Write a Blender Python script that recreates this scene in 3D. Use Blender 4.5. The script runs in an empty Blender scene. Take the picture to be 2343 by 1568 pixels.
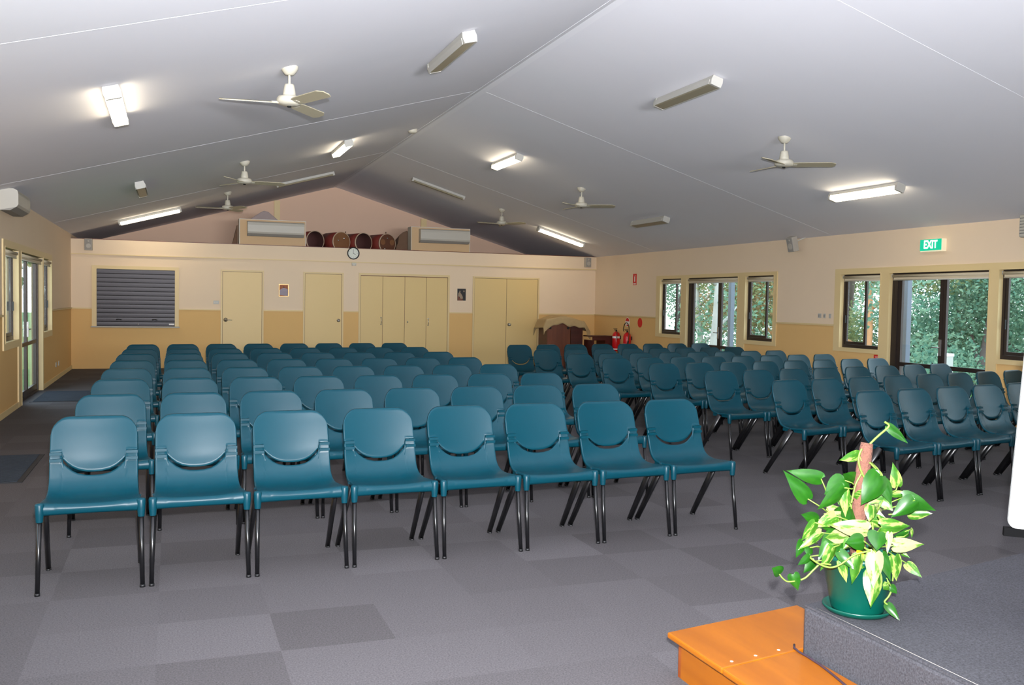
import bpy, bmesh, math, random
from mathutils import Vector, Matrix, Euler
random.seed(7)
PI = math.pi
C = bpy.context.scene.collection
SC = bpy.context.scene

# ---------------------------------------------------------------- room numbers (metres)
XL, XR, D = -1.915, 9.711, 20.785          # inner faces of left, right and back wall
YF, YG = -3.6, 24.0                        # front wall behind the photographer, gable wall above the back rooms
ZEL, ZER = 2.722, 2.636                    # eaves
XRG, ZRG = 3.898, 4.351                    # ridge
RAIL = 1.222
KL = (ZRG-ZEL)/(XRG-XL); KR = (ZRG-ZER)/(XR-XRG)
def ceil_z(x): return ZEL+(x-XL)*KL if x < XRG else ZRG-(x-XRG)*KR

# ---------------------------------------------------------------- materials
def lin(c):
    c = c/255.0
    return c/12.92 if c <= .04045 else ((c+.055)/1.055)**2.4
def rgb(r, g, b): return (lin(r), lin(g), lin(b), 1)
def mat(name, col, rough=.6, metal=0, spec=.5, noise=0, nscale=30, bump=0, bscale=200, emit=None, es=0, coat=0):
    m = bpy.data.materials.new(name); m.use_nodes = True
    nt = m.node_tree; b = nt.nodes['Principled BSDF']
    b.inputs['Base Color'].default_value = col
    b.inputs['Roughness'].default_value = rough
    b.inputs['Metallic'].default_value = metal
    b.inputs['Specular IOR Level'].default_value = spec
    if coat: b.inputs['Coat Weight'].default_value = coat
    tc = nt.nodes.new('ShaderNodeTexCoord')
    if noise:
        n = nt.nodes.new('ShaderNodeTexNoise'); n.inputs['Scale'].default_value = nscale; n.inputs['Detail'].default_value = 4
        nt.links.new(tc.outputs['Object'], n.inputs['Vector'])
        r = nt.nodes.new('ShaderNodeMapRange'); r.inputs['To Min'].default_value = 1-noise; r.inputs['To Max'].default_value = 1+noise
        nt.links.new(n.outputs['Fac'], r.inputs['Value'])
        mx = nt.nodes.new('ShaderNodeVectorMath'); mx.operation = 'SCALE'
        mx.inputs[0].default_value = col[:3]
        nt.links.new(r.outputs['Result'], mx.inputs['Scale'])
        nt.links.new(mx.outputs['Vector'], b.inputs['Base Color'])
    if bump:
        n = nt.nodes.new('ShaderNodeTexNoise'); n.inputs['Scale'].default_value = bscale; n.inputs['Detail'].default_value = 3
        nt.links.new(tc.outputs['Object'], n.inputs['Vector'])
        bp = nt.nodes.new('ShaderNodeBump'); bp.inputs['Strength'].default_value = bump; bp.inputs['Distance'].default_value = .01
        nt.links.new(n.outputs['Fac'], bp.inputs['Height']); nt.links.new(bp.outputs['Normal'], b.inputs['Normal'])
    if emit:
        b.inputs['Emission Color'].default_value = emit; b.inputs['Emission Strength'].default_value = es
    return m
def carpet_mat(name, c1, c2, tile, ox=0, oy=0, speck=.25):
    m = bpy.data.materials.new(name); m.use_nodes = True
    nt = m.node_tree; b = nt.nodes['Principled BSDF']; L = nt.links.new
    b.inputs['Roughness'].default_value = .95; b.inputs['Specular IOR Level'].default_value = .15
    b.inputs['Sheen Weight'].default_value = 0
    g = nt.nodes.new('ShaderNodeNewGeometry')
    if tile:
        o = nt.nodes.new('ShaderNodeVectorMath'); o.operation = 'SUBTRACT'; o.inputs[1].default_value = (ox, oy, 0)
        L(g.outputs['Position'], o.inputs[0])
        s = nt.nodes.new('ShaderNodeVectorMath'); s.operation = 'SCALE'; s.inputs['Scale'].default_value = 1/tile
        L(o.outputs[0], s.inputs[0])
        f = nt.nodes.new('ShaderNodeVectorMath'); f.operation = 'FLOOR'; L(s.outputs[0], f.inputs[0])
        sx = nt.nodes.new('ShaderNodeSeparateXYZ'); L(f.outputs[0], sx.inputs[0])
        cx = nt.nodes.new('ShaderNodeCombineXYZ'); L(sx.outputs[0], cx.inputs[0]); L(sx.outputs[1], cx.inputs[1])
        w = nt.nodes.new('ShaderNodeTexWhiteNoise'); w.noise_dimensions = '3D'; L(cx.outputs[0], w.inputs['Vector'])
        ck = nt.nodes.new('ShaderNodeTexChecker'); ck.inputs['Scale'].default_value = 1.0
        h = nt.nodes.new('ShaderNodeVectorMath'); h.operation = 'ADD'; h.inputs[1].default_value = (.5, .5, .5); L(cx.outputs[0], h.inputs[0]); L(h.outputs[0], ck.inputs['Vector'])
        ad = nt.nodes.new('ShaderNodeMath'); ad.operation = 'MULTIPLY_ADD'; ad.inputs[1].default_value = .22
        mu = nt.nodes.new('ShaderNodeMath'); mu.operation = 'MULTIPLY'; mu.inputs[1].default_value = .78
        L(w.outputs['Value'], mu.inputs[0]); L(ck.outputs['Fac'], ad.inputs[0]); L(mu.outputs[0], ad.inputs[2])
        fac = ad.outputs[0]
    else:
        n = nt.nodes.new('ShaderNodeTexNoise'); n.inputs['Scale'].default_value = 3; L(g.outputs['Position'], n.inputs['Vector']); fac = n.outputs['Fac']
    mx = nt.nodes.new('ShaderNodeMix'); mx.data_type = 'RGBA'; L(fac, mx.inputs['Factor'])
    mx.inputs['A'].default_value = c1; mx.inputs['B'].default_value = c2
    n2 = nt.nodes.new('ShaderNodeTexNoise'); n2.inputs['Scale'].default_value = 130; n2.inputs['Detail'].default_value = 5; n2.inputs['Roughness'].default_value = .75
    L(g.outputs['Position'], n2.inputs['Vector'])
    r = nt.nodes.new('ShaderNodeMapRange'); r.inputs['From Min'].default_value = .3; r.inputs['From Max'].default_value = .7
    r.inputs['To Min'].default_value = 1-speck; r.inputs['To Max'].default_value = 1+speck
    L(n2.outputs['Fac'], r.inputs['Value'])
    sc = nt.nodes.new('ShaderNodeVectorMath'); sc.operation = 'SCALE'; L(mx.outputs['Result'], sc.inputs[0]); L(r.outputs['Result'], sc.inputs['Scale'])
    L(sc.outputs[0], b.inputs['Base Color'])
    bp = nt.nodes.new('ShaderNodeBump'); bp.inputs['Strength'].default_value = .5; bp.inputs['Distance'].default_value = .004
    L(n2.outputs['Fac'], bp.inputs['Height']); L(bp.outputs['Normal'], b.inputs['Normal'])
    return m
def wood_mat(name, c1, c2, scale=6, rough=.3, axis=1):
    m = bpy.data.materials.new(name); m.use_nodes = True
    nt = m.node_tree; b = nt.nodes['Principled BSDF']; L = nt.links.new
    b.inputs['Roughness'].default_value = rough
    tc = nt.nodes.new('ShaderNodeTexCoord'); mp = nt.nodes.new('ShaderNodeMapping')
    sc = [scale, scale, scale]; sc[axis] = scale*.12; mp.inputs['Scale'].default_value = sc
    L(tc.outputs['Object'], mp.inputs['Vector'])
    n = nt.nodes.new('ShaderNodeTexNoise'); n.inputs['Scale'].default_value = 1.6; n.inputs['Detail'].default_value = 6; n.inputs['Distortion'].default_value = .6
    L(mp.outputs[0], n.inputs['Vector'])
    cr = nt.nodes.new('ShaderNodeValToRGB'); cr.color_ramp.elements[0].color = c1; cr.color_ramp.elements[1].color = c2
    cr.color_ramp.elements[0].position = .3; cr.color_ramp.elements[1].position = .7
    L(n.outputs['Fac'], cr.inputs[0]); L(cr.outputs[0], b.inputs['Base Color'])
    return m
def glass_mat():
    m = bpy.data.materials.new('window_glass'); m.use_nodes = True
    nt = m.node_tree; nt.nodes.remove(nt.nodes['Principled BSDF']); L = nt.links.new
    out = nt.nodes['Material Output']
    t = nt.nodes.new('ShaderNodeBsdfTransparent'); t.inputs[0].default_value = (.93, .97, .96, 1)
    g = nt.nodes.new('ShaderNodeBsdfGlossy'); g.inputs['Roughness'].default_value = .02; g.inputs[0].default_value = (.9, .95, .95, 1)
    f = nt.nodes.new('ShaderNodeLayerWeight'); f.inputs['Blend'].default_value = .5
    pw = nt.nodes.new('ShaderNodeMath'); pw.operation = 'POWER'; pw.inputs[1].default_value = 5; L(f.outputs['Facing'], pw.inputs[0])
    ma = nt.nodes.new('ShaderNodeMath'); ma.operation = 'MULTIPLY_ADD'; ma.inputs[1].default_value = .6; ma.inputs[2].default_value = .03; L(pw.outputs[0], ma.inputs[0])
    x = nt.nodes.new('ShaderNodeMixShader'); L(ma.outputs[0], x.inputs[0]); L(t.outputs[0], x.inputs[1]); L(g.outputs[0], x.inputs[2]); L(x.outputs[0], out.inputs['Surface'])
    return m
def leaf_mat(name, g1, g2, pale, amount):
    m = bpy.data.materials.new(name); m.use_nodes = True
    nt = m.node_tree; b = nt.nodes['Principled BSDF']; L = nt.links.new
    b.inputs['Roughness'].default_value = .32
    tc = nt.nodes.new('ShaderNodeTexCoord'); oi = nt.nodes.new('ShaderNodeObjectInfo')
    mp = nt.nodes.new('ShaderNodeMapping'); mp.inputs['Scale'].default_value = (55, 16, 30)
    ad = nt.nodes.new('ShaderNodeVectorMath'); ad.operation = 'ADD'
    cm = nt.nodes.new('ShaderNodeVectorMath'); cm.operation = 'SCALE'; cm.inputs[0].default_value = (9, 13, 5); L(oi.outputs['Random'], cm.inputs['Scale'])
    L(tc.outputs['Object'], mp.inputs['Vector']); L(mp.outputs[0], ad.inputs[0]); L(cm.outputs[0], ad.inputs[1])
    n = nt.nodes.new('ShaderNodeTexNoise'); n.inputs['Scale'].default_value = 1; n.inputs['Detail'].default_value = 5; n.inputs['Roughness'].default_value = .6
    L(ad.outputs[0], n.inputs['Vector'])
    cr = nt.nodes.new('ShaderNodeValToRGB'); e = cr.color_ramp.elements
    e[0].position = .25; e[0].color = g1; e[1].position = .75; e[1].color = pale
    k = cr.color_ramp.elements.new(max(.3, .72-amount)); k.color = g2
    k2 = cr.color_ramp.elements.new(min(.97, max(.36, .8-amount))); k2.color = pale
    L(n.outputs['Fac'], cr.inputs[0]); L(cr.outputs[0], b.inputs['Base Color'])
    return m

M = {}
M['ceil'] = mat('ceiling_paint', rgb(232, 232, 240), .9, spec=.2, noise=.015, nscale=1.5)
M['joint'] = mat('ceiling_joint_paint', rgb(236, 236, 243), .9, spec=.2)
M['cream'] = mat('cream_wall_paint', rgb(236, 214, 186), .85, spec=.2, noise=.02, nscale=2, bump=.05, bscale=400)
M['tan'] = mat('tan_wall_paint', rgb(226, 186, 124), .8, spec=.2, noise=.02, nscale=2, bump=.05, bscale=400)
M['gable'] = mat('gable_paint', rgb(228, 196, 172), .85, spec=.2, noise=.02, nscale=2)
M['door'] = mat('door_paint', rgb(226, 197, 136), .45, noise=.015, nscale=3)
M['trim'] = mat('trim_paint', rgb(226, 202, 150), .5)
M['carpet'] = carpet_mat('carpet_tiles', rgb(80, 77, 79), rgb(94, 91, 94), .5, .44, .02, .45)
M['stagecarpet'] = carpet_mat('stage_carpet', rgb(66, 66, 71), rgb(76, 76, 81), 0, speck=.5)
M['mat'] = carpet_mat('door_mat', rgb(50, 57, 66), rgb(60, 67, 76), 0, speck=.3)
M['matedge'] = mat('mat_rubber_edge', rgb(40, 40, 44), .7)
M['teal'] = mat('teal_plastic', rgb(0, 56, 69), .38, spec=.3, bump=.06, bscale=900)
M['black'] = mat('black_metal_leg', rgb(14, 14, 16), .3, spec=.6)
M['blackplastic'] = mat('black_plastic', rgb(18, 18, 20), .5)
M['dark'] = mat('dark_brown_aluminium', rgb(52, 42, 38), .38, metal=.3)
M['white'] = mat('white_enamel', rgb(184, 182, 175), .45)
M['acwhite'] = mat('air_conditioner_white', rgb(186, 182, 172), .45)
M['offwhite'] = mat('offwhite_plastic', rgb(204, 200, 188), .45)
M['blade'] = mat('fan_blade_beige', rgb(172, 164, 140), .5)
M['fanwhite'] = mat('fan_white', rgb(192, 187, 172), .45)
M['prism'] = mat('unlit_diffuser', rgb(150, 142, 120), .35, noise=.05, nscale=60)
M['lit'] = mat('lit_diffuser', rgb(250, 245, 225), .4, emit=(1, .85, .6, 1), es=12.5)
M['blind'] = mat('blind_fabric', rgb(205, 192, 165), .8)
M['chrome'] = mat('brushed_metal', rgb(190, 190, 188), .25, metal=.9)
M['greyspk'] = mat('speaker_grey', rgb(178, 172, 162), .5)
M['grille'] = mat('speaker_grille', rgb(150, 146, 140), .7, noise=.2, nscale=300)
M['shutter'] = mat('shutter_slats', rgb(66, 61, 68), .42, metal=.1)
M['shutdark'] = mat('shutter_gap', rgb(14, 12, 16), .6)
M['drumwood'] = mat('drum_brown', rgb(92, 54, 36), .5, noise=.15, nscale=8)
M['drumred'] = mat('drum_red_side', rgb(120, 46, 38), .5, noise=.15, nscale=6)
M['drumtan'] = mat('drum_tan_head', rgb(124, 82, 50), .5, noise=.2, nscale=6)
M['drumdark'] = mat('drum_inside', rgb(82, 48, 44), .8)
M['drumrim'] = mat('drum_rim', rgb(190, 165, 140), .4)
M['greycloth'] = mat('grey_cloth', rgb(165, 150, 148), .9, noise=.08, nscale=12)
M['browncloth'] = mat('brown_cloth', rgb(110, 84, 66), .9, noise=.12, nscale=12)
M['beigecloth'] = mat('beige_cloth', rgb(186, 160, 116), .9, noise=.1, nscale=14)
M['cabwood'] = wood_mat('dark_red_brown_wood', rgb(92, 44, 24), rgb(122, 66, 38), 5, .45, 2)
M['deskwood'] = wood_mat('dark_desk_wood', rgb(66, 26, 20), rgb(88, 38, 28), 5, .4, 0)
M['step'] = wood_mat('orange_varnished_wood', rgb(140, 76, 6), rgb(164, 94, 12), 5, .34, 1)
M['stepdark'] = wood_mat('orange_wood_edge', rgb(120, 54, 14), rgb(150, 76, 28), 8, .3, 1)
M['red'] = mat('red_paint', rgb(206, 20, 24), .3)
M['redsign'] = mat('red_sign', rgb(214, 28, 24), .5)
M['signwhite'] = mat('sign_white', rgb(238, 236, 232), .5)
M['hose'] = mat('hose_rubber', rgb(74, 58, 30), .5)
M['green'] = mat('exit_green', rgb(0, 150, 100), .5, emit=(0, .55, .34, 1), es=.75)
M['exitwhite'] = mat('exit_letters', rgb(250, 250, 240), .5, emit=(.95, 1, .9, 1), es=1.3)
M['exitcase'] = mat('exit_case', rgb(240, 228, 196), .5, emit=(1, .9, .65, 1), es=.25)
M['goldframe'] = mat('gold_frame', rgb(206, 170, 110), .35, metal=.4)
M['picorange'] = mat('picture_orange', rgb(164, 92, 52), .6, noise=.25, nscale=25)
M['piclilac'] = mat('picture_lilac', rgb(158, 148, 160), .6, noise=.12, nscale=30)
M['picdark'] = mat('picture_dark', rgb(32, 30, 34), .5, noise=.2, nscale=25)
M['picbrown'] = mat('picture_brown', rgb(120, 70, 52), .6, noise=.2, nscale=25)
M['picpale'] = mat('picture_pale', rgb(160, 138, 116), .6, noise=.12, nscale=25)
M['matteblack'] = mat('matte_black', rgb(9, 9, 10), .8, spec=.1)
M['boardwhite'] = mat('board_white', rgb(225, 228, 226), .4)
M['clockface'] = mat('clock_face', rgb(222, 226, 214), .4)
M['pot'] = mat('pot_green_plastic', rgb(0, 70, 58), .35, noise=.04, nscale=20)
M['soil'] = mat('potting_soil', rgb(88, 60, 40), .95, noise=.3, nscale=60, bump=.6, bscale=80)
M['bark'] = mat('moss_pole_bark', rgb(112, 74, 60), .95, noise=.22, nscale=50, bump=.7, bscale=120)
M['stem'] = mat('vine_stem', rgb(108, 136, 52), .5)
M['leafg'] = leaf_mat('pothos_green', rgb(14, 62, 8), rgb(30, 84, 12), rgb(80, 120, 30), .06)
M['leafv'] = leaf_mat('pothos_variegated', rgb(26, 76, 12), rgb(56, 104, 24), rgb(136, 152, 78), .22)
M['leafw'] = leaf_mat('pothos_pale', rgb(36, 84, 16), rgb(84, 116, 40), rgb(150, 156, 102), .32)
M['yellow'] = mat('yellow_tag', rgb(246, 176, 20), .4)
M['cable'] = mat('black_cable', rgb(60, 44, 56), .5)
M['glass'] = glass_mat()
M['metalpost'] = mat('verandah_post', rgb(92, 102, 116), .5)
M['grass'] = mat('grass', rgb(96, 128, 70), .95, noise=.35, nscale=.8)
M['bush'] = mat('bush_floor', rgb(86, 92, 66), .95, noise=.35, nscale=.8)
M['paving'] = mat('paving', rgb(150, 146, 138), .9, noise=.1, nscale=3)
M['gumbark'] = mat('gum_bark', rgb(176, 176, 170), .85, noise=.3, nscale=2.5)
M['darkbark'] = mat('dark_bark', rgb(88, 76, 70), .9, noise=.25, nscale=3)
M['orangebark'] = mat('orange_bark', rgb(214, 154, 108), .85, noise=.2, nscale=2)
def foliage_mat(name, a, b2):
    m = mat(name, a, .7, spec=.2)
    nt = m.node_tree; L = nt.links.new; b = nt.nodes['Principled BSDF']
    g = nt.nodes.new('ShaderNodeNewGeometry')
    mx = nt.nodes.new('ShaderNodeMix'); mx.data_type = 'RGBA'; mx.inputs['A'].default_value = a; mx.inputs['B'].default_value = b2
    L(g.outputs['Random Per Island'], mx.inputs['Factor']); L(mx.outputs['Result'], b.inputs['Base Color'])
    tr = nt.nodes.new('ShaderNodeBsdfTranslucent'); L(mx.outputs['Result'], tr.inputs['Color'])
    ms = nt.nodes.new('ShaderNodeMixShader'); ms.inputs[0].default_value = .35
    L(b.outputs[0], ms.inputs[1]); L(tr.outputs[0], ms.inputs[2]); L(ms.outputs[0], nt.nodes['Material Output'].inputs['Surface'])
    return m
M['fol1'] = foliage_mat('gum_leaves_teal', rgb(88, 132, 112), rgb(140, 170, 140))
M['fol2'] = foliage_mat('gum_leaves_olive', rgb(108, 128, 84), rgb(160, 166, 118))
M['fol3'] = foliage_mat('shrub_leaves_green', rgb(84, 136, 84), rgb(140, 182, 104))
M['fol4'] = foliage_mat('gum_leaves_amber', rgb(150, 130, 96), rgb(196, 164, 120))

# ---------------------------------------------------------------- mesh helpers
class MB:
    def __init__(s): s.v = []; s.f = []; s.m = []; s.sm = []
    def add(s, vs, fs, mi=0, smooth=False):
        o = len(s.v); s.v += [tuple(p) for p in vs]
        for f in fs: s.f.append(tuple(o+i for i in f)); s.m.append(mi); s.sm.append(smooth)
        return s
    def box(s, x0, x1, y0, y1, z0, z1, mi=0, mx=None):
        vs = [Vector((x, y, z)) for x in (x0, x1) for y in (y0, y1) for z in (z0, z1)]
        if mx: vs = [mx @ v for v in vs]
        return s.add(vs, [(0, 1, 3, 2), (4, 6, 7, 5), (0, 4, 5, 1), (2, 3, 7, 6), (0, 2, 6, 4), (1, 5, 7, 3)], mi)
    def tube(s, pts, rad, n=10, mi=0, cap=True, smooth=True, flat=None):
        """sweep; rad number or list; flat=(ax, k): squash the section along world axis ax direction"""
        pts = [Vector(p) for p in pts]; N = len(pts)
        rads = rad if isinstance(rad, (list, tuple)) else [rad]*N
        vs = []; up = Vector((0, 0, 1)); prev = None
        for i, p in enumerate(pts):
            t = (pts[min(i+1, N-1)]-pts[max(i-1, 0)]).normalized()
            if prev is None:
                a = Vector((1, 0, 0)) if abs(t.x) < .9 else Vector((0, 1, 0))
                u = (a-t*a.dot(t)).normalized()
            else: u = (prev-t*prev.dot(t)).normalized()
            prev = u; w = t.cross(u)
            r = rads[i]; ru, rw = (r if isinstance(r, (list, tuple)) else (r, r))
            for k in range(n):
                a = 2*PI*k/n; vs.append(p+u*math.cos(a)*ru+w*math.sin(a)*rw)
        fs = [(i*n+k, i*n+(k+1) % n, (i+1)*n+(k+1) % n, (i+1)*n+k) for i in range(N-1) for k in range(n)]
        if cap:
            o = len(s.v); s.add(vs, fs, mi, smooth)
            s.f.append(tuple(o+k for k in reversed(range(n)))); s.m.append(mi); s.sm.append(False)
            s.f.append(tuple(o+(N-1)*n+k for k in range(n))); s.m.append(mi); s.sm.append(False)
        else: s.add(vs, fs, mi, smooth)
        return s
    def lathe(s, prof, n=24, mi=0, mx=None, smooth=True, cap=False):
        """prof: (radius, z) list"""
        vs = []
        for r, z in prof:
            for k in range(n):
                a = 2*PI*k/n; p = Vector((r*math.cos(a), r*math.sin(a), z)); vs.append(mx @ p if mx else p)
        N = len(prof)
        fs = [(i*n+k, i*n+(k+1) % n, (i+1)*n+(k+1) % n, (i+1)*n+k) for i in range(N-1) for k in range(n)]
        o = len(s.v); s.add(vs, fs, mi, smooth)
        if cap:
            s.f.append(tuple(o+k for k in reversed(range(n)))); s.m.append(mi); s.sm.append(False)
            s.f.append(tuple(o+(N-1)*n+k for k in range(n))); s.m.append(mi); s.sm.append(False)
        return s
    def prism(s, poly, z0, z1, mi=0, mx=None):
        n = len(poly); vs = [Vector((x, y, z0)) for x, y in poly]+[Vector((x, y, z1)) for x, y in poly]
        if mx: vs = [mx @ v for v in vs]
        fs = [tuple(reversed(range(n))), tuple(range(n, 2*n))]+[(i, (i+1) % n, n+(i+1) % n, n+i) for i in range(n)]
        return s.add(vs, fs, mi)
    def build(s, name, mats, parent=None, loc=None, bevel=0, fix=True):
        me = bpy.data.meshes.new(name); me.from_pydata(s.v, [], s.f)
        if not isinstance(mats, (list, tuple)): mats = [mats]
        for m in mats: me.materials.append(m)
        me.polygons.foreach_set('material_index', s.m); me.polygons.foreach_set('use_smooth', s.sm); me.update()
        if fix:
            bm = bmesh.new(); bm.from_mesh(me); bmesh.ops.recalc_face_normals(bm, faces=bm.faces); bm.to_mesh(me); bm.free()
        o = bpy.data.objects.new(name, me); C.objects.link(o)
        if parent: o.parent = parent
        if loc: o.location = loc
        if bevel:
            b = o.modifiers.new('bevel', 'BEVEL'); b.width = bevel; b.segments = 2; b.limit_method = 'ANGLE'
        return o
def tag(o, label, cat, group=None, kind=None):
    o['label'] = label; o['category'] = cat
    if group: o['group'] = group
    if kind: o['kind'] = kind
    return o
def thing(name, label, cat, loc=(0, 0, 0), rot=(0, 0, 0), group=None):
    o = bpy.data.objects.new(name, None); C.objects.link(o); o.location = loc; o.rotation_euler = rot; o.empty_display_size = .1
    return tag(o, label, cat, group)
def struct(o): o['kind'] = 'structure'; return o
def sempty(name, loc):
    o = bpy.data.objects.new(name, None); C.objects.link(o); o.location = loc; o.empty_display_size = .1
    return struct(o)
def copy_tree(o, parent=None):
    c = o.copy(); C.objects.link(c); c.parent = parent
    for ch in o.children: copy_tree(ch, c)
    return c
def bake(o):
    dg = bpy.context.evaluated_depsgraph_get(); dg.update()
    me = bpy.data.meshes.new_from_object(o.evaluated_get(dg)); o.modifiers.clear(); o.data = me
    return o

# ---------------------------------------------------------------- the room
GR = [(XL-.2, YF-.2), (XR+.2, YF-.2), (XR+.2, YG+.2), (XL-.2, YG+.2)]
struct(MB().prism(GR, -.12, 0).build('floor', M['carpet']))
T = .14
def wall_with_openings(name, side, ztop, openings):
    """side -1 left / +1 right; openings (y0, y1, z0, z1); two paint colours split at the rail"""
    mb = MB(); ys = sorted(set([YF, YG]+[y for o in openings for y in o[:2]]))
    for a, b in zip(ys, ys[1:]):
        ops = [o for o in openings if o[0] <= a and o[1] >= b]
        segs = [(0, ztop)] if not ops else [(0, ops[0][2]), (ops[0][3], ztop)]
        for z0, z1 in segs:
            for u, v, mi in ((z0, min(z1, RAIL), 0), (max(z0, RAIL), z1, 1)):
                if v-u > .001:
                    x0, x1 = (XL-T, XL) if side < 0 else (XR, XR+T)
                    mb.box(x0, x1, a, b, u, v, mi)
    return struct(mb.build(name, [M['tan'], M['cream']]))
OPL = [(2.2, 6.2, .9, 2.07), (12.74, 13.78, .90, 2.07), (14.04, 16.22, 0, 2.07), (16.34, 17.38, .90, 2.07)]
OPR = [(13.55, 14.40, .895, 2.05), (14.63, 16.45, 0, 2.05), (16.65, 17.52, .895, 2.05),
       (8.05, 8.90, .895, 2.02), (9.05, 10.80, 0, 2.02), (10.98, 11.84, .895, 2.02), (2.4, 6.4, .9, 2.05)]
wall_with_openings('wall_left', -1, ZEL+.04, OPL)
wall_with_openings('wall_right', 1, ZER+.04, OPR)
mb = MB()
mb.box(XL, XR, D, D+.12, 0, RAIL, 0); mb.box(XL, XR, D, D+.12, RAIL, 2.34, 1); mb.box(XL, XR, D-.035, D+.12, 2.34, 2.632, 1)
struct(mb.build('wall_back', [M['tan'], M['cream']]))
mb = MB(); mb.add([(XL, YG, 0), (XR, YG, 0), (XR, YG, ZER), (XRG, YG, ZRG), (XL, YG, ZEL), (XL, YG+.12, 0), (XR, YG+.12, 0), (XR, YG+.12, ZER), (XRG, YG+.12, ZRG), (XL, YG+.12, ZEL)],
    [(0, 1, 2, 3, 4), (9, 8, 7, 6, 5), (0, 5, 6, 1), (1, 6, 7, 2), (2, 7, 8, 3), (3, 8, 9, 4), (4, 9, 5, 0)])
struct(mb.build('wall_gable', M['gable']))
FW = (1.4, 6.4, .9, 2.3)      # added glazing, unseen behind the photographer, to brighten the hall
mb = MB(); a, b, c, d = FW
mb.box(XL, XR, YF-.12, YF, 0, c); mb.box(XL, a, YF-.12, YF, c, d); mb.box(b, XR, YF-.12, YF, c, d)
mb.add([(XL, YF, d), (XR, YF, d), (XR, YF, ZER), (XRG, YF, ZRG), (XL, YF, ZEL), (XL, YF-.12, d), (XR, YF-.12, d), (XR, YF-.12, ZER), (XRG, YF-.12, ZRG), (XL, YF-.12, ZEL)],
    [(4, 3, 2, 1, 0), (5, 6, 7, 8, 9), (0, 1, 6, 5), (1, 2, 7, 6), (2, 3, 8, 7), (3, 4, 9, 8), (4, 0, 5, 9)])
struct(mb.build('wall_front', M['cream']))
e = sempty('added_window_7', (3.9, YF, .5)); mb = MB()
for k in range(4):
    x = a+(b-a)*k/3; mb.box(x-.03, x+.03, YF-.09, YF-.03, c, d)
mb.box(a, b, YF-.09, YF-.03, c, c+.05); mb.box(a, b, YF-.09, YF-.03, d-.05, d)
mb.build('window_frame', M['dark'], e, (-3.9, -YF, -.5))
MB().box(a, b, YF-.063, YF-.06, c, d).build('pane', M['glass'], e, (-3.9, -YF, -.5))
struct(MB().box(2.38, 2.52, YG-.06, YG, 2.5, ceil_z(2.38)).build('trim_1', M['trim']))
struct(MB().box(6.13, 6.28, YG-.06, YG, 2.5, ceil_z(6.28)).build('trim_2', M['trim']))
struct(MB().box(XL, XR, D+.12, YG, 2.44, 2.56).build('floor_loft', M['cabwood']))
struct(MB().box(XL, XR, D-.04, D+.10, 2.632, 2.645).build('trim_3', M['cabwood']))
# ceiling: two sloping sheets with thickness
def slope_sheet(x0, x1, y0, y1, lift, th):
    vs = []
    for x in (x0, x1):
        for y in (y0, y1):
            z = (ZEL+(x-XL)*KL if x1 <= XRG+.001 else ZRG-(x-XRG)*KR)
            vs += [(x, y, z-lift), (x, y, z-lift+th)]
    return vs, [(0, 1, 3, 2), (4, 6, 7, 5), (0, 4, 5, 1), (2, 3, 7, 6), (0, 2, 6, 4), (1, 5, 7, 3)]
mb = MB()
mb.add(*slope_sheet(XL-.2, XRG, YF-.1, YG+.1, 0, .08)); mb.add(*slope_sheet(XRG, XR+.2, YF-.1, YG+.1, 0, .08))
struct(mb.build('ceiling', M['ceil']))
n = 4
for y in (.6, 6.35, 12.1, 17.75):
    mb = MB(); mb.add(*slope_sheet(XL, XRG, y-.007, y+.007, .0012, .003)); mb.add(*slope_sheet(XRG, XR, y-.007, y+.007, .0012, .003))
    struct(mb.build('trim_%d' % n, M['joint'])); n += 1
mb = MB(); mb.add(*slope_sheet(XRG-.07, XRG, YF, YG, .006, .008)); mb.add(*slope_sheet(XRG, XRG+.07, YF, YG, .006, .008))
struct(mb.build('trim_8', M['joint']))
# rails
def rail_runs(lo, hi, cuts):
    ys = [lo]; out = []
    for a, b in sorted(cuts): out.append((ys[-1], a)); ys.append(b)
    out.append((ys[-1], hi)); return [(a, b) for a, b in out if b-a > .01]
for nm, x0, x1, cuts in (('trim_9', XL, XL+.018, [(12.62, 17.48)]), ('trim_10', XR-.018, XR, [(7.94, 11.97), (13.46, 17.69)])):
    mb = MB()
    for a, b in rail_runs(YF, D, cuts):
        mb.box(x0, x1, a, b, 1.222, 1.248); mb.box(min(x0, x1)-(.006 if x0 > 0 else 0), max(x0, x1)+(.006 if x0 < 0 else 0), a, b, 1.236, 1.248)
    struct(mb.build(nm, M['trim']))
mb = MB()
for a, b in rail_runs(XL, XR, [(-1.535, .135), (.969, 1.857), (2.693, 3.575), (3.911, 6.02), (6.576, 8.24)]):
    mb.box(a, b, D-.016, D, 1.222, 1.248)
struct(mb.build('trim_11', M['trim']))
struct(MB().box(XL, XR, D-.05, D-.02, 2.322, 2.342).build('trim_12', M['trim']))
mb = MB()
for a, b in rail_runs(YF, D, [(14.0, 16.3)]): mb.box(XL, XL+.016, a, b, 0, .075)
struct(mb.build('baseboard_left', M['trim']))
mb = MB()
for a, b in rail_runs(YF, D, [(9.0, 10.85), (14.58, 16.5)]): mb.box(XR-.016, XR, a, b, 0, .075)
struct(mb.build('baseboard_right', M['trim']))

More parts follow.
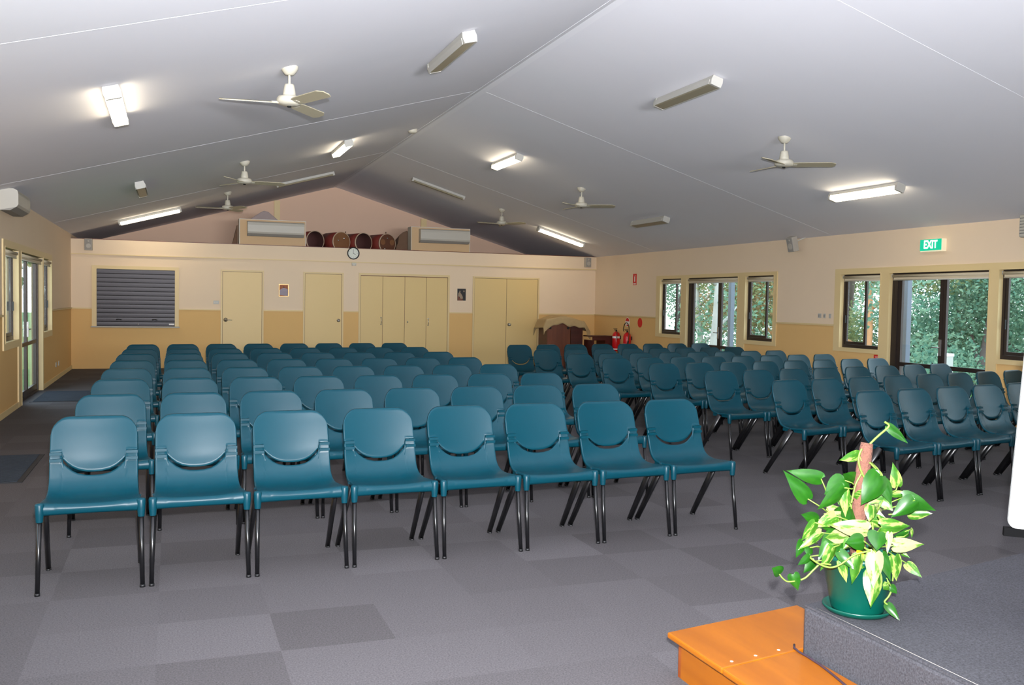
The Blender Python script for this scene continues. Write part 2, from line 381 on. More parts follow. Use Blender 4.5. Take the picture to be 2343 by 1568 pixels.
# ---------------------------------------------------------------- side windows and glazed doors
def frame_ring(mb, xa, xb, y0, y1, z0, z1, w, wb=None, bottom=True):
    wb = wb or w
    mb.box(xa, xb, y0, y0+w, z0, z1); mb.box(xa, xb, y1-w, y1, z0, z1)
    mb.box(xa, xb, y0+w, y1-w, z1-w, z1)
    if bottom: mb.box(xa, xb, y0+w, y1-w, z0, z0+wb)
def side_window(nm, side, y0, y1, z0, z1, mull):
    s = side; X = XR if s > 0 else XL
    def xx(a, b): return (X+s*a, X+s*b) if s > 0 else (X+s*b, X+s*a)
    e = sempty(nm, (X, (y0+y1)/2, z0)); off = -Vector(e.location)
    mb = MB(); xa, xb = xx(.045, .115); frame_ring(mb, xa, xb, y0, y1, z0, z1, .04, .055)
    mb.build('window_frame', M['dark'], e, off)
    ym = mull
    mb = MB(); xa, xb = xx(.055, .085); frame_ring(mb, xa, xb, ym-.03, y1-.042, z0+.057, z1-.042, .042); mb.build('sash', M['dark'], e, off)
    mb = MB(); xa, xb = xx(.068, .072); mb.box(xa, xb, ym+.014, y1-.086, z0+.1, z1-.086); mb.build('pane', M['glass'], e, off)
    mb = MB(); xa, xb = xx(.094, .098); mb.box(xa, xb, y0+.042, ym-.01, z0+.057, z1-.042); mb.build('pane', M['glass'], e, off)
    mb = MB(); xa, xb = xx(.03, .055); mb.box(xa, xb, y1-.075, y1-.055, z0+.38, z0+.5); mb.build('latch', M['blackplastic'], e, off)
    return e
def glazed_door(nm, side, y0, y1, z1, stile, rail, lever_side=1):
    s = side; X = XR if s > 0 else XL
    def xx(a, b): return (X+s*a, X+s*b) if s > 0 else (X+s*b, X+s*a)
    e = sempty(nm, (X, (y0+y1)/2, 0)); off = -Vector(e.location)
    mb = MB(); xa, xb = xx(.04, .125); frame_ring(mb, xa, xb, y0, y1, 0, z1, .045, .03); mb.box(xa, xb, y1-.11, y1-.04, .03, z1-.045)
    mb.build('door_frame', M['dark'], e, off)
    y1 = y1-.062
    for k, (a, b) in enumerate(((y0+.047, stile-.003), (stile+.003, y1-.047))):
        mb = MB(); xa, xb = xx(.055, .095)
        w0 = .03 if (k == 0) else .055; w1 = .055 if k == 0 else .07
        mb.box(xa, xb, a, a+w0, .035, z1-.05); mb.box(xa, xb, b-w1, b, .035, z1-.05)
        mb.box(xa, xb, a+w0, b-w1, z1-.10, z1-.05); mb.box(xa, xb, a+w0, b-w1, .035, .12); mb.box(xa, xb, a+w0, b-w1, rail-.028, rail+.028)
        lf = mb.build('door_leaf', M['dark'], e, off)
        xa, xb = xx(.072, .078)
        MB().box(xa, xb, a+w0-.005, b-w1+.005, .115, rail-.026).build('pane', M['glass'], lf)
        MB().box(xa, xb, a+w0-.005, b-w1+.005, rail+.026, z1-.098).build('pane', M['glass'], lf)
        if k == 1:
            mb = MB(); xa, xb = xx(.04, .055); mb.box(xa, xb, a+.012, a+.04, .88, 1.10)
            xq = X+s*.03; mb.tube([(X+s*.055, a+.025, .99), (xq, a+.025, .99), (xq, a+.15, .99)], .009, 8)
            mb.build('door_handle', M['chrome'], lf)
    return e
side_window('window_1', 1, 16.65, 17.52, .895, 2.05, 16.97)
side_window('window_2', 1, 13.55, 14.40, .895, 2.05, 13.86)
side_window('window_3', 1, 10.98, 11.84, .895, 2.02, 11.37)
side_window('window_4', 1, 8.05, 8.90, .895, 2.02, 8.42)
glazed_door('door_1', 1, 14.63, 16.45, 2.05, 15.33, .72)
glazed_door('door_2', 1, 9.05, 10.80, 2.02, 9.86, .72)
side_window('window_5', -1, 12.74, 13.78, .90, 2.07, 13.2)
side_window('window_6', -1, 16.34, 17.38, .90, 2.07, 16.8)
glazed_door('door_3', -1, 14.04, 16.22, 2.07, 15.1, .78)
# architraves: flat boards round each group of openings
def architrave(nm, side, X, ylo, yhi, ztop, ops, dz):
    mb = MB(); xa, xb = (X-.018, X) if side > 0 else (X, X+.018)
    ops = sorted(ops)
    mb.box(xa, xb, ylo, yhi, ops[0][3], ztop)
    edges = [ylo]+[v for o in ops for v in o[:2]]+[yhi]
    lows = [dz, 0, 0, dz]
    for k in range(0, len(edges), 2):
        a, b = edges[k], edges[k+1]; i = k//2
        mb.box(xa, xb, a, b, lows[i], ops[0][3])
    for o in ops:
        if o[2] > .1: mb.box(xa, xb, o[0], o[1], dz, o[2])
    # linings of the reveals
    for o in ops:
        x0, x1 = (X-.022, X+.05) if side > 0 else (X-.05, X+.022)
        mb.box(x0, x1, o[0]-.012, o[0]+.004, o[2], o[3]); mb.box(x0, x1, o[1]-.004, o[1]+.012, o[2], o[3]); mb.box(x0, x1, o[0], o[1], o[3]-.004, o[3]+.012)
        if o[2] > .1: mb.box(x0, x1, o[0], o[1], o[2]-.012, o[2]+.004)
    return struct(mb.build(nm, M['trim']))
side_window('added_window_8', 1, 2.4, 6.4, .9, 2.05, 4.4); side_window('added_window_9', -1, 2.2, 6.2, .9, 2.07, 4.2)  # two invented side windows out of view, put in for extra daylight
architrave('trim_13', 1, XR, 13.46, 17.69, 2.112, OPR[:3], .83)
architrave('trim_14', 1, XR, 7.94, 11.975, 2.105, OPR[3:6], .84)
architrave('trim_15', -1, XL, 12.62, 17.48, 2.16, OPL[1:], .81)
def blind(side, y0, y1, ztop, label):
    X = XR if side > 0 else XL; xc = X-side*-.012
    xc = X+side*.022 if side > 0 else X+.0
    t = thing('roller_blind', label, 'blind', (xc, (y0+y1)/2, ztop-.045), group=None)
    h = (y1-y0)/2-.02; sx = -side
    MB().tube([(0, -h, 0), (0, h, 0)], .021, 14).build('rolled_fabric', M['blind'], t)
    MB().box(-.004, .004, -h+.015, h-.015, -.055, 0).build('fabric_drop', M['blind'], t)
    MB().tube([(0, -h+.01, -.058), (0, h-.01, -.058)], .009, 8).build('bottom_bar', M['offwhite'], t)
    for q in (-1, 1): MB().box(-.018, .018, q*h-.004 if q < 0 else q*h, q*h if q < 0 else q*h+.012, -.02, .024).build('bracket', M['white'], t)
    return t
BT = 'rolled-up cream roller blind over '
blind(1, 16.66, 17.51, 2.05, BT+'the farthest window on the right wall')
blind(1, 14.64, 16.44, 2.05, BT+'the farther glazed door on the right wall')
blind(1, 13.56, 14.39, 2.05, BT+'the window just nearer than the far right door')
blind(1, 10.99, 11.83, 2.02, BT+'the two-pane window left of the exit sign')
blind(1, 9.06, 10.79, 2.02, BT+'the glazed door under the exit sign')
blind(1, 8.06, 8.89, 2.02, BT+'the right wall window cut by the photo edge')
blind(-1, 12.76, 13.76, 2.07, BT+'the nearest window on the left wall')
blind(-1, 14.06, 16.20, 2.07, BT+'the glazed door on the left wall')
blind(-1, 16.36, 17.36, 2.07, BT+'the left wall window nearest the back wall')

# ---------------------------------------------------------------- back wall doors, hatch
def arch(mb, x0, x1, zt, xi0, xi1, zi, y=D, th=.024):
    mb.box(x0, xi0, y-th, y, 0, zi); mb.box(xi1, x1, y-th, y, 0, zi); mb.box(x0, x1, y-th, y, zi, zt)
def hinge_door(nm, x0, x1, zt, panels, knobs):
    e = sempty(nm, ((x0+x1)/2, D, 0)); off = -Vector(e.location)
    mb = MB(); arch(mb, x0, x1, zt, panels[0][0]-.003, panels[-1][1]+.003, zt-.035 if len(panels) < 4 else zt-.05)
    mb.build('door_frame', M['trim'], e, off)
    MB().box(panels[0][0]-.003, panels[-1][1]+.003, D-.004, D-.001, .0, zt-.035).build('door_gap', M['cabwood'], e, off)
    for a, b in panels:
        MB().box(a+.004, b-.004, D-.014, D-.004, .012, zt-.042 if len(panels) < 4 else zt-.066).build('door_leaf', M['door'], e, off, bevel=.003)
    for kx, kz, kind in knobs:
        mb = MB(); mx = Matrix.Translation((kx, D-.014, kz)) @ Matrix.Rotation(PI/2, 4, 'X')
        if kind == 'lever':
            mb.lathe([(.045, 0), (.045, .012), (.02, .018), (.012, .05), (0, .05)], 16, mx=mx, cap=True)
            mb.tube([(kx, D-.06, kz), (kx+.13, D-.06, kz-.005)], [(.011, .008), (.008, .006)], 8)
        elif kind == 'knob':
            mb.lathe([(.038, 0), (.036, .01), (.016, .014), (.016, .03), (.032, .045), (.034, .06), (.02, .072), (0, .074)], 18, mx=mx, cap=True)
        elif kind == 'pull':
            mb.tube([(kx, D-.014, kz+.07), (kx, D-.045, kz+.055), (kx, D-.05, kz), (kx, D-.045, kz-.055), (kx, D-.014, kz-.07)], .008, 8)
            for q in (-1, 1): mb.lathe([(.016, 0), (.014, .008), (0, .008)], 12, mx=Matrix.Translation((kx, D-.014, kz+q*.075)) @ Matrix.Rotation(PI/2, 4, 'X'))
        else:
            mb.lathe([(.018, 0), (.016, .012), (0, .014)], 12, mx=mx)
        mb.build('door_handle', M['chrome'], e, off)
    return e
hinge_door('door_4', .969, 1.855, 2.09, [(1.006, 1.82)], [(1.072, 1.025, 'lever')])
hinge_door('door_5', 2.693, 3.572, 2.09, [(2.73, 3.535)], [(3.464, 1.035, 'knob')])
hinge_door('door_6', 3.911, 6.016, 2.10, [(3.953, 4.454), (4.454, 4.96), (4.96, 5.465), (5.465, 5.968)], [(4.42, 1.03, 'pull'), (5.03, 1.014, 'lock'), (5.512, 1.02, 'pull')])
hinge_door('door_7', 6.576, 8.238, 2.092, [(6.615, 7.412), (7.412, 8.2)], [(7.482, .975, 'knob')])
t = thing('roller_shutter', 'dark grey slatted roller shutter closed over the servery hatch on back wall', 'roller shutter', (-.7, D, .85))
off = (.7, -D, -.85)
mb = MB(); mb.box(-1.532, -1.443, D-.03, D, .875, 2.108); mb.box(.055, .133, D-.03, D, .875, 2.108); mb.box(-1.443, .055, D-.03, D, 2.04, 2.108)
mb.build('surround', M['trim'], t, off)
MB().box(-1.55, .15, D-.07, D, .845, .876).build('sill', M['greyspk'], t, off, bevel=.006)
MB().box(-1.443, .055, D-.006, D-.002, .876, 2.04).build('backing', M['shutdark'], t, off)
for k in range(13):
    z0 = .882+k*.0893; mb = MB()
    pr = [(-.006, 0), (-.014, .004), (-.017, .04), (-.016, .078), (-.006, .082)]
    vs = [(x, D+dy, z0+dz) for x in (-1.441, .053) for dy, dz in pr]; m5 = 5
    mb.add(vs, [(i, i+1, m5+i+1, m5+i) for i in range(4)]+[tuple(range(5)), tuple(range(9, 4, -1))], 0, False)
    sl = mb.build('slat', M['shutter'], t, off)
    if k == 1:
        for x in (-1.025, -.34):
            mb = MB(); mb.tube([(x-.05, D-.02, z0+.035), (x, D-.035, z0+.045), (x+.05, D-.02, z0+.035)], .009, 8); mb.build('pull_handle', M['blackplastic'], sl)
    if k == 0:
        MB().box(-.06, .045, D-.0205, D-.018, z0+.022, z0+.05).build('sticker', M['signwhite'], sl)
        MB().lathe([(.012, 0), (.012, .006), (0, .006)], 12, mx=Matrix.Translation((-.66, D-.017, z0+.035)) @ Matrix.Rotation(PI/2, 4, 'X')).build('lock', M['chrome'], sl)

# ---------------------------------------------------------------- things on the back wall
t = thing('wall_clock', 'round wall clock with black rim and white face showing four', 'clock', (3.775, D-.035, 2.527))
RX = Matrix.Rotation(PI/2, 4, 'X')
MB().lathe([(.112, 0), (.135, .004), (.137, .03), (.125, .036), (.115, .03), (.113, .008)], 32, mx=RX).build('rim', M['blackplastic'], t)
MB().lathe([(.114, .0), (.114, .014), (0, .014)], 32, mx=RX, smooth=False).build('dial', M['clockface'], t)
mb = MB()
for k in range(12):
    a = k*PI/6; l = .014 if k % 3 else .022; mx = Matrix.Rotation(-a, 4, 'Y')
    mb.box(-.0025, .0025, -.0155, -.0145, .1-l, .1, mx=mx)
mb.build('hour_mark', M['blackplastic'], t)
MB().box(-.004, .004, -.019, -.017, -.01, .06, mx=Matrix.Rotation(PI*2/3, 4, 'Y')).build('hour_hand', M['blackplastic'], t)
MB().box(-.003, .003, -.022, -.020, -.012, .088, mx=Matrix.Rotation(-.02, 4, 'Y')).build('minute_hand', M['blackplastic'], t)
t = thing('sensor_box', 'small pale box fixed on wall directly under the clock', 'sensor', (3.798, D, 2.30))
MB().box(-.05, .05, -.03, 0, -.045, .05).build('case', M['offwhite'], t, bevel=.006)
for x in (-.034, .034): MB().box(x-.008, x+.008, -.036, -.03, -.04, -.02).build('lens', M['greyspk'], t)
t = thing('picture', 'small gold-framed picture in orange and lilac between the two single doors', 'picture', (2.276, D, 1.675))
for nm, a in (('frame', None),):
    mb = MB(); mb.box(-.105, -.09, -.02, 0, -.135, .135); mb.box(.09, .105, -.02, 0, -.135, .135); mb.box(-.09, .09, -.02, 0, .12, .135); mb.box(-.09, .09, -.02, 0, -.135, -.12); mb.build('frame', M['goldframe'], t)
MB().box(-.09, .09, -.008, 0, -.12, .12).build('print', M['picorange'], t)
mb = MB(); mb.prism([(-.088, -.1), (.088, -.118), (.088, .02), (.05, .045), (.0, .055), (-.05, .035), (-.088, .0)], .008, .0095, mx=Matrix.Rotation(PI/2, 4, 'X')); mb.build('pale_shape', M['piclilac'], t)
mb = MB(); mb.lathe([(.02, .0085), (0, .0098)], 14, mx=Matrix.Translation((.0, 0, .07)) @ Matrix.Rotation(PI/2, 4, 'X')); mb.build('round_shape', M['picbrown'], t)
t = thing('picture', 'small dark picture with a pale figure shape beside the double door', 'picture', (6.306, D, 1.659))
MB().box(-.1, .1, -.012, 0, -.138, .138).build('print', M['picdark'], t)
mb = MB(); mb.prism([(-.085, -.04), (-.08, .03), (-.06, .055), (-.045, .1), (-.03, .07), (-.035, .04), (-.01, .02), (.02, -.03), (.035, -.09), (-.02, -.1), (-.05, -.05)], .012, .014, mx=Matrix.Rotation(PI/2, 4, 'X')); mb.build('pale_shape', M['picpale'], t)
mb = MB(); mb.prism([(-.098, -.136), (.04, -.136), (.02, -.1), (-.05, -.07), (-.098, -.02)], .012, .0132, mx=Matrix.Rotation(PI/2, 4, 'X')); mb.build('brown_shape', M['picbrown'], t)
mb = MB(); mb.lathe([(.016, .012), (.015, .014), (0, .0142)], 12, mx=Matrix.Translation((.055, 0, .08)) @ Matrix.Scale(1.3, 4, (0, 0, 1)) @ Matrix.Rotation(PI/2, 4, 'X')); mb.build('pale_spot', M['picpale'], t)
t = thing('light_switch', 'white light switch plate left of the lever-handled door', 'light switch', (.88, D, 1.393))
MB().box(-.058, .058, -.01, 0, -.036, .036).build('plate', M['white'], t, bevel=.003)
for x in (-.03, 0, .03): MB().box(x-.008, x+.008, -.015, -.01, -.012, .012).build('rocker', M['offwhite'], t)
def wall_speaker(loc, rot, label, sc=1.0):
    t = thing('wall_speaker', label, 'speaker', loc, rot, 'small wall speakers')
    mb = MB(); w, h, d = .08*sc, .115*sc, .10*sc
    mb.prism([(-w, 0), (w, 0), (w*.88, -d), (-w*.88, -d)], -h, h); mb.build('cabinet', M['greyspk'], t, bevel=.008)
    mb = MB(); mb.box(-w*.76, w*.76, -d-.004, -d, -h*.9, h*.9); g = mb.build('grille', M['grille'], t)
    MB().lathe([(.052*sc, 0), (.05*sc, .004), (.03*sc, .002), (0, .001)], 20, mx=Matrix.Translation((0, -d-.004, -.03*sc)) @ RX).build('cone', M['greyspk'], g)
    MB().lathe([(.02*sc, 0), (.018*sc, .004), (0, .004)], 14, mx=Matrix.Translation((0, -d-.004, .065*sc)) @ RX).build('tweeter', M['greyspk'], g)
    return t
wall_speaker((-1.588, D-.035, 2.52), (0, 0, 0), 'small grey speaker at the left end of the back wall ledge')
wall_speaker((9.46, D-.035, 2.50), (0, 0, 0), 'small grey speaker at the right end of the back wall ledge')
t = wall_speaker((XR-.14, 12.84, 2.545), (math.radians(14), 0, math.radians(-86)), 'small grey tilted speaker on a bracket high on the right wall', 1.05)
b2 = MB().tube([(.0, 0, .02), (.06, .1, .05), (.105, .15, .06)], .012, 8).build('bracket', M['offwhite'], t)

# air conditioners on boxed panels
def split_ac(loc, rot, w, h, d, label):
    t = thing('air_conditioner', label, 'air conditioner', loc, rot, 'wall air conditioners')
    pr = [(0, 0), (-.0, h), (-d*.75, h), (-d*.95, h*.92), (-d, h*.75), (-d, h*.28), (-d*.9, h*.17)]
    low = [(-d*.9, h*.17), (-d*.55, .0), (0, 0)]
    mb = MB(); hw = w/2
    n1 = len(pr); vs = [(x, y, z) for x in (-hw, hw) for y, z in pr]
    mb.add(vs, [(i, i+1, n1+i+1, n1+i) for i in range(n1-1)]+[tuple(range(n1)), tuple(range(2*n1-1, n1-1, -1))]); mb.build('case', M['acwhite'], t)
    mb = MB(); vs = [(x, y, z-.0) for x in (-hw*.995, hw*.995) for y, z in low]
    mb.add(vs, [(0, 1, 4, 3), (1, 2, 5, 4), (2, 0, 3, 5), (0, 2, 1), (3, 4, 5)]); mb.build('louvre', M['grille'], t)
    MB().box(-hw*.92, hw*.7, -d*.965-.004, -d*.95, h*.84, h*.853).build('seam', M['greyspk'], t)
    MB().box(hw*.68, hw*.95, -d*.8-.004, -d*.75, h*.955, h*.985).build('grille', M['prism'], t)
    return t
def ac_box(x0, x1, z1, label):
    t = thing('boxed_panel', label, 'panel', ((x0+x1)/2, D+.04, 2.645))
    w = (x1-x0)/2; h = z1-2.645
    MB().box(-w+.012, w-.012, 0, .012, 0, h-.012).build('face_board', M['cream2'], t)
    for x in (-w, w-.012): MB().box(x, x+.012, -.004, .30, 0, h).build('side_board', M['offwhite'], t)
    MB().box(-w+.012, w-.012, -.004, .30, h-.012, h).build('top_board', M['offwhite'], t)
M['cream2'] = mat('panel_beige', rgb(204, 172, 132), .7, noise=.03, nscale=5)
ac_box(1.345, 2.748, 3.19, 'beige boxed panel on the back ledge left of the drums')
ac_box(5.10, 6.505, 3.185, 'beige boxed panel on the back ledge right of the drums')
split_ac((2.10, D+.04, 2.825), (0, 0, 0), 1.19, .31, .19, 'long white air conditioner on the left ledge panel')
split_ac((5.865, D+.04, 2.825), (0, 0, 0), 1.17, .31, .19, 'long white air conditioner on the right ledge panel')
split_ac((XL, 12.98, 2.49), (0, 0, PI/2), 1.0, .26, .2, 'white air conditioner high on the left wall at photo edge')

t = thing('air_conditioner', 'white louvred air conditioner high on right wall at photo edge', 'air conditioner', (XR, 8.03, 2.385), (0, 0, -PI/2), 'wall air conditioners')
MB().box(-.46, .46, -.19, 0, 0, .27).build('case', M['acwhite'], t, bevel=.02)
for k in range(6): MB().box(-.44, .44, -.196, -.188, .045+k*.036, .051+k*.036).build('slot', M['shutter'], t)

# drums lying on their sides on the loft
def drum(x, r, kind, label, knob=None):
    t = thing('drum', label, 'drum', (x, D+.28, 2.56+r+.004), (0, 0, math.radians(22)), 'brown drums lying on the loft')
    my = Matrix.Rotation(-PI/2, 4, 'X')
    MB().lathe([(r-.012, .0), (r-.008, .0), (r-.008, .60), (0, .60)], 36, mx=my).build('shell', M['drumred'], t)
    MB().lathe([(r-.016, -.006), (r, -.008), (r, .02), (r-.01, .022)], 36, mx=my).build('hoop', M['drumrim'], t)
    if kind == 'open':
        MB().lathe([(r-.012, .004), (r-.014, .2), (r-.016, .58), (0, .58)], 36, mx=my).build('inside', M['drumdark'], t)
    else:
        hd = MB().lathe([(r-.014, .006), (0, .004)], 36, mx=my, smooth=False).build('drum_head', M['drumtan'] if kind == 'tan' else M['drumwood'], t)
        pts = [(-.08, .03), (.07, .08)] if kind == 'tan' else [(.0, .12), (-.07, -.12)]
        for px, pz in pts:
            MB().lathe([(.018, -.002), (.014, -.012), (0, -.014)], 12, mx=Matrix.Translation((px, 0, pz)) @ my).build('fitting', M['chrome'], hd)
        if kind != 'tan':
            for px in (-.12, .13): MB().lathe([(.065, .003), (0, .0015)], 20, mx=Matrix.Translation((px, 0, .03)) @ my, smooth=False).build('pale_patch', M['drumtan'], hd)
        a = knob; MB().tube([(math.sin(a)*r*.98, .03, math.cos(a)*r*.98), (math.sin(a)*(r+.04), .03, math.cos(a)*(r+.04))], [.008, .014], 8).build('wing_bolt', M['drumwood'], t)
drum(2.985, .227, 'open', 'open-ended brown drum beside the left air conditioner panel')
drum(3.565, .227, 'tan', 'tan-headed drum with two round fittings, second from the left', .5)
drum(4.065, .227, 'open', 'open-ended brown drum to the right of the clock')
drum(4.61, .227, 'patch', 'brown drum with two pale patches, rightmost on the ledge', -.1)
t = tag(MB().box(0, 1.1, -.02, .02, 0, .04).build('timber_batten', M['stepdark'], None, (2.76, D+.18, 2.575)), 'thin orange-brown timber batten lying in front of leftmost drum', 'timber')
# covered bundles behind the panels
def cloth_heap(loc, pts, label, m):
    mb = MB(); n = len(pts); vs = [(x, 0, z) for x, z in pts]+[(x*.9, .5, z*.8) for x, z in pts]
    mb.add(vs, [tuple(range(n)), tuple(range(2*n-1, n-1, -1))]+[(i, (i+1) % n, n+(i+1) % n, n+i) for i in range(n)])
    o = mb.build('cloth_bundle', m, None, loc, bevel=.03); return tag(o, label, 'cloth')
cloth_heap((1.93, D+.62, 2.56), [(-.5, 0), (.55, 0), (.32, .66), (.08, .86), (-.02, .885), (-.1, .84), (-.38, .64)], 'grey cloth bundle peaking behind the left air conditioner panel', M['greycloth'])
cloth_heap((1.30, D+.36, 2.56), [(-.13, 0), (.03, 0), (.03, .52), (.01, .5), (-.05, .2)], 'dark cloth leaning at the left side of left ledge panel', M['browncloth'])
cloth_heap((5.02, D+.36, 2.56), [(-.27, 0), (.09, 0), (.09, .56), (-.02, .52), (-.12, .44), (-.15, .25), (-.18, .2), (-.2, .12)], 'dark brown draped cloth at left side of right ledge panel', M['browncloth'])

# ---------------------------------------------------------------- ceiling lights
def batten(x, y0, y1, lit, label, across=False):
    sl = math.atan(KL) if x < XRG else -math.atan(KR)
    L_ = (y1-y0)/2
    if across:
        xc = (x+across)/2; yc = y0; rot = Matrix.Rotation(-sl, 4, 'Y') @ Matrix.Rotation(PI/2, 4, 'Z'); L_ = (across-x)/2/math.cos(sl)
    else:
        xc = x; yc = (y0+y1)/2; rot = Matrix.Rotation(-sl, 4, 'Y')
    t = thing('ceiling_light', label, 'light', (xc, yc, ceil_z(xc)-.004), rot.to_euler(), 'long box ceiling lights')
    mb = MB(); mb.prism([(-.055, 0), (.055, 0), (.062, -.045), (-.062, -.045)], -L_, L_, mx=Matrix.Rotation(PI/2, 4, 'X')); mb.build('base', M['white'], t)
    if across and not lit:
        MB().prism([(-.058, -.046), (.058, -.046), (.04, -.075), (-.04, -.075)], -L_+.02, L_-.02, mx=Matrix.Rotation(PI/2, 4, 'X')).build('diffuser', M['prism'], t, bevel=.006)
    else:
        MB().prism([(-.066, -.046), (.066, -.046), (.058, -.1), (-.058, -.1)], -L_+.03, L_-.03, mx=Matrix.Rotation(PI/2, 4, 'X')).build('diffuser', M['lit'] if lit else M['prism'], t, bevel=.008)
    for q in (-1, 1):
        a, b = (-L_-.006, -L_+.03) if q < 0 else (L_-.03, L_+.006)
        MB().prism([(-.06, 0), (.06, 0), (.064, -.045), (.05, -.078), (-.05, -.078), (-.064, -.045)] if across and not lit else [(-.06, 0), (.06, 0), (.07, -.05), (.06, -.102), (-.06, -.102), (-.07, -.05)], a, b, mx=Matrix.Rotation(PI/2, 4, 'X')).build('end_cap', M['white'], t)
    if not lit and not across:
        for s in (-1, 1):
            MB().box(s*.07-.003, s*.07+.003, -L_+.03, L_-.03, -.1, -.044).build('side_rail', M['white'], t)
    return t
WL = 'ceiling light'
batten(-.455, 7.95, 9.2, True, 'lit box ceiling light nearest the camera on the left slope')
batten(2.53, 8.25, 9.5, False, 'unlit box ceiling light nearest the ridge, left of it, near camera')
batten(2.55, 14.55, 15.8, True, 'lit box ceiling light left of the ridge in mid-hall')
batten(-.445, 14.4, 15.65, False, 'unlit box ceiling light above and left of the lowest lit one')
batten(5.335, 14.4, 15.65, True, 'lit box ceiling light just right of the ridge in mid-hall')
batten(5.386, 8.6, 9.85, False, 'unlit box ceiling light on right slope, nearest the camera')
batten(8.24, 14.7, 15.95, False, 'unlit box ceiling light above the far windows of right wall')
batten(8.35, 9.15, 10.4, True, 'lit box ceiling light on the right slope near the exit sign')
batten(-1.0, 20.0, 20.0, True, 'lit box ceiling light above the left end of back wall', across=.15)
batten(1.97, 19.5, 19.5, False, 'unlit slim ceiling light above the left air conditioner', across=3.12)
batten(4.76, 19.35, 19.35, False, 'unlit slim ceiling light right of the gable peak', across=5.9)
batten(7.73, 19.6, 19.6, True, 'lit slim ceiling light above the right end of back wall', across=8.85)

# ---------------------------------------------------------------- ceiling fans
def blade_mesh(p, a):
    R = Matrix.Rotation(a, 4, 'Z') @ Matrix.Translation((.09, 0, -.012)) @ Matrix.Rotation(math.radians(-14), 4, 'X')
    mb = MB(); mb.prism([(0, -.045), (.08, -.06), (.44, -.066), (.50, -.03), (.50, .03), (.47, .066), (.08, .06), (0, .045)], -.004, .004, mx=R)
    b = mb.build('blade', M['blade'], p)
    mb = MB(); mb.box(-.02, .06, -.02, .02, -.008, .010, mx=R); mb.build('blade_arm', M['fanwhite'], b)
def fan(x, y, hz, ang, label):
    top = ceil_z(x); drop = top-hz
    t = thing('ceiling_fan', label, 'fan', (x, y, hz), (0, 0, 0), 'white three-blade ceiling fans')
    MB().lathe([(.078, drop+.012), (.075, drop-.012), (.06, drop-.035), (.038, drop-.062), (.012, drop-.066)], 20, mx=None).build('canopy', M['fanwhite'], t)
    MB().tube([(0, 0, .07), (0, 0, drop-.03)], .011, 10).build('rod', M['fanwhite'], t)
    MB().lathe([(.02, .15), (.04, .148), (.045, .13), (.055, .075), (.056, .05), (.03, .04)], 20, cap=True).build('motor_collar', M['fanwhite'], t)
    MB().lathe([(.04, .045), (.095, .04), (.108, .022), (.11, .0), (.1, -.022), (.06, -.036), (0, -.04)], 28, cap=False).build('motor_housing', M['fanwhite'], t)
    MB().lathe([(.02, -.036), (.018, -.05), (0, -.052)], 12).build('switch_cap', M['blackplastic'], t)
    for k in range(3): blade_mesh(t, math.radians(ang+120*k))
fan(.966, 8.484, 3.235, 54, 'white ceiling fan on the left slope, nearest the camera')
fan(1.02, 14.67, 3.25, 0, 'white ceiling fan left of the ridge in mid-hall')
fan(1.012, 19.04, 3.24, 60, 'white ceiling fan left of the ridge, nearest the back wall')
fan(6.785, 9.354, 3.195, 93, 'white ceiling fan on the right slope, nearest the camera')
fan(6.726, 15.04, 3.22, 95, 'white ceiling fan right of the ridge in mid-hall')
fan(6.726, 19.25, 3.217, 70, 'white ceiling fan right of the ridge, nearest the back wall')
t = thing('smoke_detector', 'small cream smoke detector on ceiling beside the ridge strip', 'smoke detector', (3.70, 15.08, ceil_z(3.70)), (0, 0, 0))
MB().lathe([(.075, .02), (.075, -.02), (.06, -.045), (.03, -.055), (0, -.055)], 24).build('body', M['fanwhite'], t)
